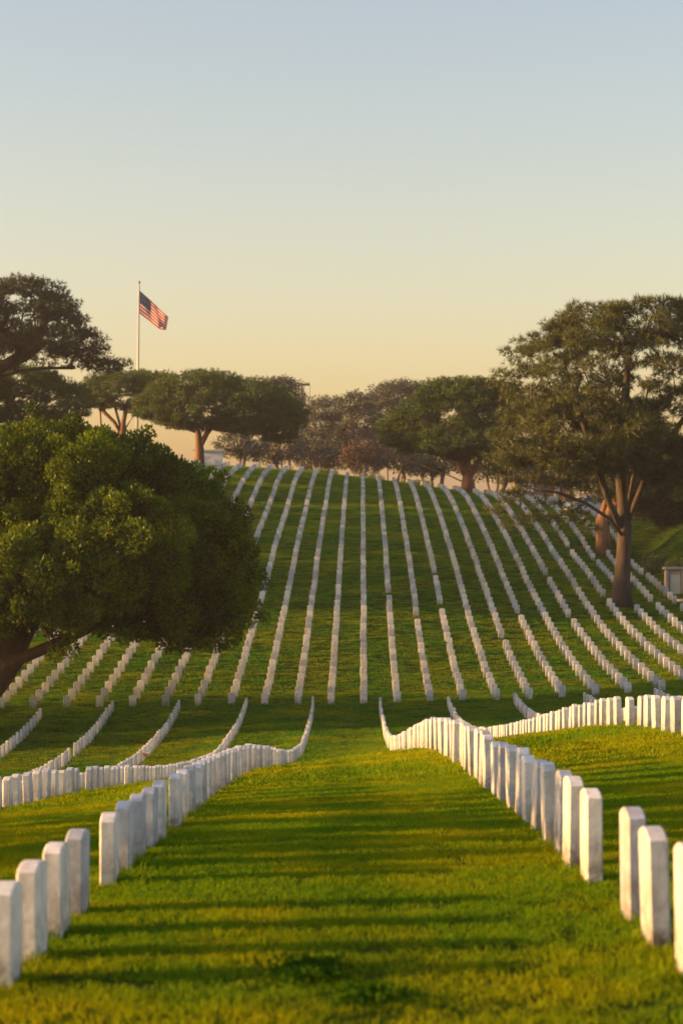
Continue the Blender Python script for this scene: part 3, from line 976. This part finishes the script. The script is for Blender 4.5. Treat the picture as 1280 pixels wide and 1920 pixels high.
# -- hazy eucalyptus belt on the far side of the crest
def eucalyptus(seed, bx, d, lobes, label, group, r=.3, mat=None, dens=46, spacing=1.5, Rr=(.7, 1.2), twigs=True, name='eucalyptus_tree', forks=2):
    g = np.random.default_rng(seed)
    X = (bx - 640) * d / FPX
    base = Vector((X, d, gz(X, d)))
    C = lobe_points(lobes, spacing, g, .5)
    R = g.uniform(Rr[0], Rr[1], len(C))[:, None] * np.array([1, 1, .8])
    cnt = np.maximum(4, (R[:, 0] ** 2 * dens).astype(int))
    cm = leaf_mesh('crown', C, R, cnt, .32, .08, g, .1, -.3)
    top = C.mean(0)
    tr = []
    for f in range(forks):
        o = np.array([g.normal() * .5, g.normal() * .5, 0])
        k = np.linspace(0, 1, 6)[:, None]
        tip = top + np.array([g.normal() * 1.2, g.normal(), 0])
        b0 = np.array(base) - (0, 0, .5)
        tr.append([tuple(q) for q in b0 + (tip - b0) * k + np.sin(k * 3) * o])
    mb = skeleton(tr, r, C, g, 1.4, .035, .4, .42, .05)
    return tree(name, base, mb, r, cm, M_BARK_EUC, mat or M_EUC, label, group)


GE = 'hazy trees behind the crest'
EUC = [
    (51, 505, 296, [lobe(500, 728, 34, 22, 296), lobe(530, 722, 26, 16, 296), lobe(515, 760, 30, 26, 296), lobe(500, 790, 30, 30, 296)], 'far tall feathery eucalyptus left of the utility pole', 2),
    (52, 560, 300, [lobe(556, 730, 14, 16, 300), lobe(560, 765, 16, 28, 300), lobe(545, 790, 30, 28, 300)], 'slim far eucalyptus directly under the utility pole crossarm', 1),
    (53, 612, 312, [lobe(612, 770, 38, 26, 312), lobe(600, 800, 45, 34, 312), lobe(625, 835, 50, 40, 312), lobe(590, 860, 40, 30, 312)], 'dark far tree with lacy gaps in the middle of the crest line', 3),
    (54, 668, 306, [lobe(665, 755, 34, 20, 306), lobe(680, 790, 40, 36, 306), lobe(660, 830, 50, 36, 306), lobe(690, 860, 44, 28, 306)], 'dark far tree just right of the middle of the crest line', 2),
    (55, 735, 318, [lobe(735, 738, 45, 20, 318), lobe(765, 728, 30, 14, 318), lobe(725, 775, 34, 24, 318), lobe(745, 800, 46, 36, 318), lobe(725, 840, 44, 36, 318)], 'tallest far eucalyptus with open crown left of the round green pine', 3),
    (56, 795, 325, [lobe(795, 745, 18, 18, 325), lobe(788, 790, 34, 40, 325), lobe(780, 850, 40, 34, 325)], 'thin far tree whose tip rises behind the round green pine', 1),
    (57, 455, 262, [lobe(440, 832, 34, 22, 262), lobe(470, 842, 30, 20, 262)], 'brownish bushy tree under the umbrella pine right of the white shed', 2),
    (58, 530, 270, [lobe(530, 838, 44, 24, 270), lobe(500, 850, 30, 16, 270)], 'brown thicket tree beneath the right end of the umbrella pine', 3),
    (59, 590, 276, [lobe(585, 845, 34, 22, 276), lobe(615, 858, 30, 15, 276)], 'low dark bushy tree at the crest under the far eucalyptus', 3),
    (62, 925, 206, [lobe(925, 848, 46, 40, 206), lobe(960, 872, 38, 30, 206), lobe(905, 876, 30, 18, 206)], 'dark bushy tree filling the gap right of the round green pine', 3),
    (63, 830, 236, [lobe(835, 868, 34, 18, 236), lobe(805, 880, 24, 10, 236)], 'low dark bushy tree beneath the left side of the round green pine', 2),
    (60, 745, 268, [lobe(748, 858, 34, 22, 268), lobe(775, 872, 26, 15, 268)], 'dim olive bushy tree at the crest below the tallest eucalyptus', 2),
]
for (sd, bx, d, lb, lab, fk) in EUC:
    eucalyptus(sd, bx, d, lb, lab, GE, .3, M_PINE if sd > 61 else None, 120, 1.2, (.5, 1.0), True, 'eucalyptus_tree' if sd < 57 else 'bushy_tree', fk)
eucalyptus(61, 682, 236, [lobe(675, 845, 38, 22, 236), lobe(712, 856, 28, 18, 236), lobe(655, 862, 24, 14, 236)], 'russet bare-twigged bush at the middle of the crest', None, .14, M_RUSTB, 90, .85, (.35, .6), True, 'russet_bush', 3)


# -- shrubs
def shrub(seed, px, py, d, rx, ry, mat, label, group='shrubs on the right-hand bank', lsz=.14):
    g = np.random.default_rng(seed)
    X = (px - 640) * d / FPX
    base = Vector((X, d, gz(X, d)))
    s = FPX / d
    r = (rx / s, rx / s, ry / s)
    c = (X, d, base.z + r[2] * .8)
    C = lobe_points([(c, r), ((c[0] + r[0] * .5, d, c[2] + r[2] * .3), tuple(v * .6 for v in r)), ((c[0] - r[0] * .45, d - .3, c[2] + r[2] * .15), tuple(v * .55 for v in r))], .55, g, .6)
    R = g.uniform(.25, .45, len(C))[:, None] * np.array([1, 1, 1])
    cm = leaf_mesh('crown', C, R, np.full(len(C), 46), lsz, .035, g, .3, .2)
    mb = skeleton([[tuple(base - Vector((0, 0, .1))), tuple(base + Vector((0, 0, r[2] * .3))), tuple(base + Vector((0, 0, r[2] * .8)))]], .08, C, g, .5, .012, .3)
    root = empty('shrub', base)
    t = mb.build('stem', M_BARK_PINE, root); k = put('foliage', cm, mat, root)
    for o in (t, k): o.matrix_parent_inverse = Matrix.Translation(-base)
    tag(root, label, 'shrub', group)
    return root


shrub(71, 1225, 1040, 146, 22, 18, M_SHRUB, 'low grey-green shrub on the grassy bank left of the niche wall top')
shrub(72, 1270, 1052, 139, 26, 22, M_SHRUBY, 'bright yellow-green shrub rising just behind the stone niche wall')
shrub(73, 1248, 1012, 156, 30, 20, M_SHRUB, 'middle dark shrub higher up the grassy bank')
shrub(74, 1212, 985, 166, 40, 38, M_SHRUB, 'dark wide shrub at the top left of the grassy bank')
shrub(75, 1272, 985, 163, 44, 46, M_SHRUB, 'tall dark shrub at the right edge atop the bank')
shrub(76, 690, 900, 228, 26, 9, M_SHRUB, 'low dark hedge shrub under the russet bush on the crest', 'low shrubs along the crest')
shrub(77, 775, 912, 222, 30, 9, M_SHRUB, 'low dark shrub on the crest left of the round green pine trunk', 'low shrubs along the crest')
shrub(78, 590, 884, 232, 40, 9, M_SHRUB, 'low dark shrub on the crest left of the russet bush', 'low shrubs along the crest')

# -- trees just outside the left edge whose shade falls across the lawn
GS = 'shade trees beyond the left edge of the view'
def shade_tree(seed, x, y, h, rx, label, mat=M_UMB, lo=2.0, dens=34):
    g = np.random.default_rng(seed)
    base = Vector((x, y, gz(x, y)))
    c = (x, y, base.z + lo + (h - lo) / 2)
    C = lobe_points([(c, (rx, rx, (h - lo) / 2)), ((x + rx * .3, y - rx * .3, c[2] + .5), (rx * .7, rx * .7, (h - lo) * .35))], 1.3, g, .55)
    R = g.uniform(.6, 1.0, len(C))[:, None] * np.array([1.1, 1.1, .75])
    cm = leaf_mesh('crown', C, R, (R[:, 0] ** 2 * dens).astype(int), .4, .12, g, .2, .1)
    mb = skeleton([[tuple(base - Vector((0, 0, .3))), tuple(base + Vector((.1, 0, lo))), tuple(base + Vector((0, .2, lo + (h - lo) * .4)))]], .35, C, g, 1.2, .03, .5)
    return tree('shade_tree', base, mb, .3, cm, M_BARK_PINE, mat, label, GS)


shade_tree(81, -12.5, 15.2, 5.2, 2.4, 'small rounded tree nearest the camera beyond the left edge', lo=1.0, dens=13)
shade_tree(80, -13.5, 18.6, 5.2, 2.0, 'second small rounded tree beyond the left edge, next to the nearest one', lo=1.0, dens=11)
for _q, (_x, _y, _h, _r, _lab) in enumerate([
        (-42, 87, 12.0, 6.0, 'tall broad tree beyond the left edge beside the dome-shaped fig'),
        (-41, 122, 12.5, 6.0, 'first spreading tree up the hillside beyond the left edge'),
        (-46, 133, 15.0, 6.5, 'tall broad tree beyond the left edge beside the lower hillside'),
        (-40, 144, 12.5, 6.0, 'round-crowned tree beyond the left edge beside the middle hillside'),
        (-45, 156, 14.5, 6.5, 'largest tree beyond the left edge beside the middle hillside'),
        (-42, 171, 12.5, 6.0, 'round-crowned tree beyond the left edge beside the upper hillside'),
        (-47, 192, 12.5, 6.5, 'uppermost spreading tree beyond the left edge near the crest')]):
    shade_tree(82 + _q, _x, _y, _h, _r, _lab, lo=1.6, dens=34)

# ------------------------------------------------------------------ flagpole and flag
def flag_material():
    m, nt, out = new_mat('flag_cloth')
    uv = N(nt, 'ShaderNodeUVMap'); uv.uv_map = 'UVMap'
    sp = N(nt, 'ShaderNodeSeparateXYZ'); L(nt, uv.outputs[0], sp.inputs[0])
    u, v = sp.outputs[0], sp.outputs[1]

    def mth(op, a, b=None):
        n = N(nt, 'ShaderNodeMath', operation=op)
        for i, x in enumerate((a, b)):
            if x is None: continue
            if hasattr(x, 'links'): L(nt, x, n.inputs[i])
            else: n.inputs[i].default_value = x
        return n.outputs[0]
    stripe = mth('MODULO', mth('FLOOR', mth('MULTIPLY', v, 13.0)), 2.0)        # 1 = white, 0 = red; v runs from the bottom
    c = mixc(nt, stripe, (.40, .012, .022), (.62, .59, .58))
    canton = mth('MULTIPLY', mth('LESS_THAN', u, .4), mth('GREATER_THAN', v, 6 / 13))
    c = mixc(nt, canton, c, (.022, .028, .085))
    b = N(nt, 'ShaderNodeBsdfDiffuse'); L(nt, c, b.inputs[0])
    t = N(nt, 'ShaderNodeBsdfTranslucent'); L(nt, c, t.inputs[0])
    mx = N(nt, 'ShaderNodeMixShader', i_0=.4); L(nt, b.outputs[0], mx.inputs[1]); L(nt, t.outputs[0], mx.inputs[2])
    L(nt, mx.outputs[0], out.inputs[0])
    return m


M_POLE = plain_mat('flagpole_paint', (.55, .50, .42), (.45, .41, .34), 3, .45)
M_GOLD = plain_mat('gilt_ball', (.30, .19, .06), (.22, .14, .05), 6, .4, metallic=.6)
M_STAR = plain_mat('star_white', (.75, .74, .74), None, 3, .8)
FD = 255.0
FS = FPX / FD
fb = at(256, 900, FD); fb.z = gz(fb.x, FD)
pole = empty('flagpole', fb)
ptop = at(261.2, 531, FD)
MB().tube([(fb.x, FD, fb.z - .3), tuple((Vector((fb.x, FD, fb.z)) + ptop) / 2), tuple(ptop)], [.17, .14, .085], 10).build('pole', M_POLE, pole, True).matrix_parent_inverse = Matrix.Translation(-fb)


def ball(mb, c, r, sides=10):
    pts, rs = [], []
    for i in range(9):
        a = math.pi * i / 8
        pts.append((c[0], c[1], c[2] - r * math.cos(a))); rs.append(max(.004, r * math.sin(a)))
    return mb.tube(pts, rs, sides)


ball(MB(), tuple(ptop + Vector((0, 0, .12))), .17).build('finial', M_GOLD, pole, True).matrix_parent_inverse = Matrix.Translation(-fb)
MB().tube([tuple(ptop + Vector((.1, -.05, -.2))), (fb.x + .22, FD - .05, fb.z + 1.0)], [.012, .012], 4).build('halyard', M_POLE, pole).matrix_parent_inverse = Matrix.Translation(-fb)
tag(pole, 'tall slim pale flagpole with gilt ball rising behind the umbrella pines', 'flagpole')


def flag_point(u, v):
    """u along the fly, v down the hoist"""
    a = at(262.6, 545, FD); b = at(262.2, 587.5, FD)
    h = a.lerp(b, v)
    top = Vector((50.5, 0, -46)) * u + Vector((0, 0, 0))
    bot = Vector((47, 0, -29)) * u + Vector((0, 0, -4 * math.sin(u * 3.14)))
    k = top.lerp(bot, v)
    k.z += 3.0 * math.sin(u * 7.0 - .6) * (.3 + .7 * v) * u
    p = h + k / FS
    y = u * 2.3 + .42 * math.sin(u * 9.0 + v * 2.2) * (.25 + u) + .22 * math.sin(u * 17 - v * 4) * u
    p.y += y - 0.05
    return p


fl = bpy.data.objects.new('flag', None)
nu, nv = 60, 39
FV = [flag_point(i / nu, j / nv) for j in range(nv + 1) for i in range(nu + 1)]
FF = [[j * (nu + 1) + i, j * (nu + 1) + i + 1, (j + 1) * (nu + 1) + i + 1, (j + 1) * (nu + 1) + i] for j in range(nv) for i in range(nu)]
o0 = Vector(flag_point(0, 0))
me = py_mesh('flag', [v - o0 for v in FV], FF, True)
uvl = me.uv_layers.new(name='UVMap')
for p in me.polygons:
    for li in p.loop_indices:
        vi = me.loops[li].vertex_index
        uvl.data[li].uv = ((vi % (nu + 1)) / nu, 1 - (vi // (nu + 1)) / nv)
flag = put('flag', me, flag_material())
flag.location = o0
tag(flag, 'red white and blue striped flag flying from the tall flagpole', 'flag')
sm = MB()
for r_ in range(9):
    for c_ in range(6 if r_ % 2 == 0 else 5):
        uu = .4 * ((c_ * 2 + 1 + (r_ % 2)) / 12); vv = (7 / 13) * ((r_ + 1) / 10)
        for side in (-1, 1):
            V = []
            for q in range(10):
                an = math.pi / 2 + q * math.pi / 5; rr = .085 if q % 2 == 0 else .034
                p = flag_point(uu + rr * math.cos(an) / 5.0, vv - rr * math.sin(an) / 2.9) - o0
                p.y += side * .02
                V.append(p)
            V.append(flag_point(uu, vv) - o0 + Vector((0, side * .022, 0)))
            sm.poly(V, [[10, q, (q + 1) % 10] for q in range(10)])
so = sm.build('stars', M_STAR, flag); so['kind'] = 'stuff'

# ------------------------------------------------------------------ buildings, wall, vehicles
M_WHITEP = plain_mat('white_paint', (.74, .75, .76), (.66, .67, .69), 2, .6)
M_ROOFP = plain_mat('pale_roof', (.60, .64, .68), (.52, .56, .6), 3, .5)
M_GLASS = plain_mat('dark_glass', (.05, .08, .12), (.04, .06, .09), 2, .15)
M_FRAME = plain_mat('niche_frame', (.34, .27, .23), (.26, .21, .18), 5, .8, .3)
M_COPING = plain_mat('coping_stone', (.46, .39, .33), (.38, .32, .27), 5, .8, .3)
M_NICHE = plain_mat('niche_marble', (.72, .68, .62), (.6, .57, .53), 3, .5)
M_SUNLIT_WALL = plain_mat('sunlit_wall_cream', (.62, .50, .36), (.54, .43, .31), 2, .8)  # house wall tone with the evening sunlight put into the colour
M_SIDING = plain_mat('brown_siding', (.22, .17, .14), (.16, .12, .10), 4, .8)
M_CARP = plain_mat('car_paint_white', (.72, .72, .73), (.68, .68, .69), 1, .25)
M_RUBBER = plain_mat('tyre_rubber', (.03, .03, .03), (.02, .02, .02), 5, .9)
M_DARKP = plain_mat('dark_pole', (.10, .085, .07), (.07, .06, .05), 3, .8)
M_ORANGE = plain_mat('orange_petals', (.75, .22, .03), (.6, .14, .03), 20, .7)
M_PETALW = plain_mat('white_petals', (.75, .72, .66), (.65, .6, .55), 20, .7)
M_STEM = plain_mat('flower_stem', (.06, .12, .03), (.05, .09, .03), 10, .7)


def rel(o, base):
    o.matrix_parent_inverse = Matrix.Translation(-Vector(base)); return o


# white shed on the crest
bd = 238.0
c0 = at(392, 866, bd); bz = gz(c0.x, bd)
shed = empty('shed', (c0.x, bd, bz)); sb = (c0.x, bd, bz)
top = (960 - 846) * bd / FPX
w = 3.0
rel(MB().box((c0.x - .1, bd + 1.5, (bz - .3 + top) / 2), (w, 3.0, top - bz + .3)).build('wall', M_WHITEP, shed), sb)
rel(MB().box((c0.x - .1, bd + 1.5, top + .1), (w + .5, 3.5, .2)).build('roof', M_ROOFP, shed), sb)
fr = rel(MB().box((c0.x + .25, bd - .03, top - 1.35), (.62, .08, .75)).build('window', M_WHITEP, shed), sb)
MB().box((c0.x + .25, bd - .085, top - 1.35), (.5, .03, .62)).build('pane', M_GLASS, fr).matrix_parent_inverse = (Matrix.Translation(sb)).inverted()
dr = rel(MB().box((c0.x - .75, bd - .02, top - 1.55), (.8, .06, 2.0)).build('door', M_ROOFP, shed), sb)
tag(shed, 'small white flat-roofed shed on the crest behind the first headstones', 'shed')

# niche wall at the right edge
nd = 134.0
n0 = at(1247, 1100, nd); nz = gz(n0.x, nd) - .35
nroot = empty('niche_wall', (n0.x, nd, nz)); nb = (n0.x, nd, nz)
ntop = (960 - 1067) * nd / FPX
H = ntop - nz
x = n0.x
rel(MB().box((x + 2.6, nd + .5, nz + H / 2 - .1), (5.1, .8, H + .1)).build('wall', M_FRAME, nroot), nb)
for q in range(3):
    rel(MB().box((x + 2.6, nd + .45, ntop + .045 + 0), (5.34, 1.05, .13), bev=.02).build('coping', M_COPING, nroot), nb) if q == 0 else None
for q in range(5):
    rel(MB().box((x + .1 + q * 1.02, nd + .02, nz + H / 2 - .1), (.17, .2, H - .02), bev=.01).build('pilaster', M_COPING, nroot), nb)
for q in range(4):
    cx = x + .61 + q * 1.02
    rel(MB().box((cx, nd + .07, ntop - .27), (.82, .08, .16)).build('lintel', M_COPING, nroot), nb)
    rel(MB().box((cx + .02, nd + .075, ntop - .36 - (H - .55) / 2), (.7, .06, H - .55), bev=.005).build('niche_cover', M_NICHE, nroot), nb)
tag(nroot, 'low stone niche wall with pale marble covers at the right edge', 'niche wall')

# round stone slab in front of the niche wall
sd = 128.5
s0 = at(1283, 1118, sd); s0.z = gz(s0.x, sd)
slab = empty('stone_bench', s0)
rel(MB().tube([tuple(s0 + Vector((0, 0, -.1))), tuple(s0 + Vector((0, 0, .32)))], [.2, .17], 12).build('pedestal', M_COPING, slab), s0)
rel(MB().tube([tuple(s0 + Vector((0, 0, .3))), tuple(s0 + Vector((0, 0, .33))), tuple(s0 + Vector((0, 0, .43))), tuple(s0 + Vector((0, 0, .46)))], [.46, .5, .5, .46], 20).build('seat', M_COPING, slab), s0)
tag(slab, 'small round stone bench in front of the niche wall', 'bench')

# house glimpsed between the right-hand trunks
hd = 226.0
h0 = at(1000, 935, hd); hz = gz(h0.x, hd)
house = empty('house', (h0.x, hd, hz)); hb = (h0.x, hd, hz)
ht = (960 - 893) * hd / FPX
rel(MB().box((h0.x + 1.2, hd + 3, (hz - .5 + ht) / 2), (6.4, 6, ht - hz + .5)).build('wall', M_SIDING, house), hb)
for q in range(9):
    zz = ht - .25 - q * .34
    rel(MB().box((h0.x + 1.2, hd - .02, zz), (6.44, .06, .26)).build('siding_board', M_SIDING, house), hb)
rf = MB().poly([(h0.x - 2.6, hd - .6, ht), (h0.x + 5.0, hd - .6, ht), (h0.x + 5.0, hd + 6.6, ht), (h0.x - 2.6, hd + 6.6, ht), (h0.x - 2.6, hd + 3, ht + 1.3), (h0.x + 5.0, hd + 3, ht + 1.3)],
               [[0, 1, 5, 4], [3, 4, 5, 2][::-1], [0, 4, 3], [1, 2, 5], [0, 3, 2, 1]])
rel(rf.build('roof', M_SIDING, house), hb)
rel(MB().box((h0.x + 3.05, hd - .3, (hz + ht) / 2 - .1), (1.5, .5, ht - hz - .3)).build('sunlit_wall_panel', M_SUNLIT_WALL, house), hb)  # stands for the sunlit stretch of house wall, its light painted as cream
wf = rel(MB().box((h0.x - .6, hd - .08, ht - 1.2), (1.1, .08, 1.0)).build('window', M_WHITEP, house), hb)
wp = MB().box((h0.x - .6, hd - .13, ht - 1.2), (.94, .03, .84)).build('pane', M_GLASS, wf); rel(wp, hb)
tag(house, 'brown boarded house with sunlit wall patch painted cream glimpsed between the right-hand trunks', 'house')

# white car on the right behind the pines
cd = 176.0
k0 = at(1105, 955, cd); kz = gz(k0.x, cd)
car = empty('parked_car', (k0.x, cd, kz))
side = [(-2.15, .35), (-2.2, .75), (-1.95, .95), (-1.25, 1.02), (-.65, 1.48), (.75, 1.52), (1.55, 1.05), (2.1, .98), (2.2, .6), (2.12, .35)]
V, F = [], []
for yy, ins in ((-.82, .0), (.82, .0)):
    for (sx, sz) in side: V.append((sx, yy * (.8 if sz > 1.2 else 1), sz))
n_ = len(side)
F.append(list(range(n_))); F.append([n_ + i for i in range(n_)][::-1])
for i in range(n_):
    j = (i + 1) % n_; F.append([i, n_ + i, n_ + j, j])
MB().poly(V, F).build('body', M_CARP, car)
for sx in (-1.35, 1.38):
    for sy in (-.8, .8):
        wh = MB().tube([(sx, sy - .1, .33), (sx, sy + .1, .33)], [.33, .33], 16).build('wheel', M_RUBBER, car)
        MB().tube([(sx, sy - .115, .33), (sx, sy + .115, .33)], [.19, .19], 12).build('rim', M_WHITEP, wh)
MB().poly([(-1.2, -.80, 1.06), (-.68, -.69, 1.43), (.0, -.69, 1.45), (.0, -.80, 1.06)], [[0, 1, 2, 3]]).build('window', M_GLASS, car).location = (0, -.03, 0)
MB().poly([(.08, -.80, 1.06), (.08, -.69, 1.45), (.7, -.69, 1.46), (1.35, -.80, 1.08)], [[0, 1, 2, 3]]).build('window', M_GLASS, car).location = (0, -.03, 0)
MB().poly([(-1.24, -.7, 1.05), (-1.24, .7, 1.05), (-.69, .56, 1.46), (-.69, -.56, 1.46)], [[0, 1, 2, 3]]).build('windscreen', M_GLASS, car).location = (-.03, 0, .02)
car.rotation_euler = (0, 0, rad(14))
tag(car, 'white car parked beyond the graves behind the tall spreading pine', 'car')

# utility pole and mast among the far trees
ud = 288.0
u0 = at(563, 900, ud); u0.z = gz(u0.x, ud)
up = empty('utility_pole', u0)
ut = at(565, 718, ud)
rel(MB().tube([tuple(u0 + Vector((0, 0, -.3))), tuple(ut)], [.2, .13], 8).build('pole', M_DARKP, up), u0)
rel(MB().box((ut.x + .45, ud, ut.z - .25), (1.5, .2, .28)).build('crossarm', M_DARKP, up), u0)
for q in (-.2, .5, 1.05):
    rel(MB().tube([(ut.x + q, ud, ut.z - .12), (ut.x + q, ud, ut.z + .1)], [.06, .05], 6).build('insulator', M_DARKP, up), u0)
tag(up, 'dark utility pole with short crossarm above the far trees', 'utility pole')
m0 = at(580, 900, 292); m0.z = gz(m0.x, 292)
mast = empty('radio_mast', m0)
mt = at(581, 722, 292)
rel(MB().tube([tuple(m0 + Vector((0, 0, -.3))), tuple(mt)], [.07, .03], 5).build('pole', M_DARKP, mast), m0)
for zz, wd in ((744, 1.3), (751, .9)):
    pz = (960 - zz) * 292 / FPX
    rel(MB().box((mt.x, 292, pz), (wd, .06, .06)).build('crossbar', M_DARKP, mast), m0)
for sx in (-.6, .6):
    pz = (960 - 744) * 292 / FPX
    rel(MB().tube([(mt.x + sx, 292, pz - .5), (mt.x + sx, 292, pz + .1)], [.03, .03], 4).build('antenna_rod', M_DARKP, mast), m0)
tag(mast, 'thin wire-like mast just right of the utility pole', 'mast')
p0 = at(549, 886, 205); p0.z = gz(p0.x, 205)
post = empty('marker_post', p0)
rel(MB().box(tuple(p0 + Vector((0, 0, .2))), (.09, .09, .62)).build('stake', M_ORANGE, post), p0)
rel(MB().box(tuple(p0 + Vector((0, 0, .53))), (.11, .11, .05)).build('cap', M_ORANGE, post), p0)
tag(post, 'tiny orange marker post on the crest between headstone files', 'post')

# flowers left at a grave in the third row
f0 = Vector((-7.36, 75.9, 0)); f0.z = gz(f0.x, f0.y)
bq = empty('flower_bouquet', f0)
g = np.random.default_rng(3)
for nm, mt_, n, off in (('orange_blooms', M_ORANGE, 12, -.05), ('white_blooms', M_PETALW, 9, .12)):
    mb = MB()
    for q in range(n):
        c = (off + g.normal() * .05, g.normal() * .05, .24 + g.random() * .12)
        for w_ in range(6):
            a = w_ * math.pi / 3
            mb.poly([(c[0], c[1], c[2]), (c[0] + .05 * math.cos(a - .4), c[1] + .05 * math.sin(a - .4), c[2] + .02), (c[0] + .06 * math.cos(a), c[1] + .06 * math.sin(a), c[2] + .035), (c[0] + .05 * math.cos(a + .4), c[1] + .05 * math.sin(a + .4), c[2] + .02)], [[0, 1, 2, 3]])
    mb.build(nm, mt_, bq)
mb = MB()
for q in range(14):
    mb.tube([(0, 0, -.02), (g.normal() * .03, g.normal() * .03, .15), (.03 + g.normal() * .08, g.normal() * .05, .28)], [.006, .005, .004], 3)
mb.build('stems', M_STEM, bq)
tag(bq, 'bouquet of orange and white flowers set beside a headstone in the third left row', 'bouquet')

# dark weedy patches in the near lawn
M_CLOVER = foliage_mat('clover_leaves', (.012, .040, .003), (.030, .070, .004), .3, .0, .5)
for px_, dd_, rr_, nn_ in ((-.16, 9.15, .17, 300), (.1, 8.5, .12, 140)):
    g = np.random.default_rng(int(dd_ * 10))
    q_ = np.c_[g.normal(0, rr_ * .5, nn_), g.normal(0, rr_ * .9, nn_)]
    P_ = np.c_[px_ + q_[:, 0], dd_ + q_[:, 1], np.zeros(nn_)]
    P_[:, 2] = ground_z(P_[:, 0], P_[:, 1]) + g.uniform(.02, .045, nn_)
    cm_ = leaf_mesh('clover_patch', P_, np.full((nn_, 3), .012), np.full(nn_, 3), .03, .011, g, .2, .6)
    tag(put('clover_patch', cm_, M_CLOVER), 'dark low weed patch in the near lawn', None, None, 'stuff')

# ------------------------------------------------------------------ evening haze
def haze(density):
    m, nt, out = new_mat('haze_air')
    v = N(nt, 'ShaderNodeVolumePrincipled')
    v.inputs['Color'].default_value = (.95, .87, .88, 1)
    v.inputs['Density'].default_value = density
    v.inputs['Anisotropy'].default_value = .35
    L(nt, v.outputs[0], out.inputs['Volume'])
    o = MB().box((0, 850, 6.5), (3400, 2500, 46)).build('haze', m)
    tag(o, 'thin warm evening haze over the whole cemetery', None, None, 'stuff')
    return o
HAZE = .00022
if HAZE: haze(HAZE)
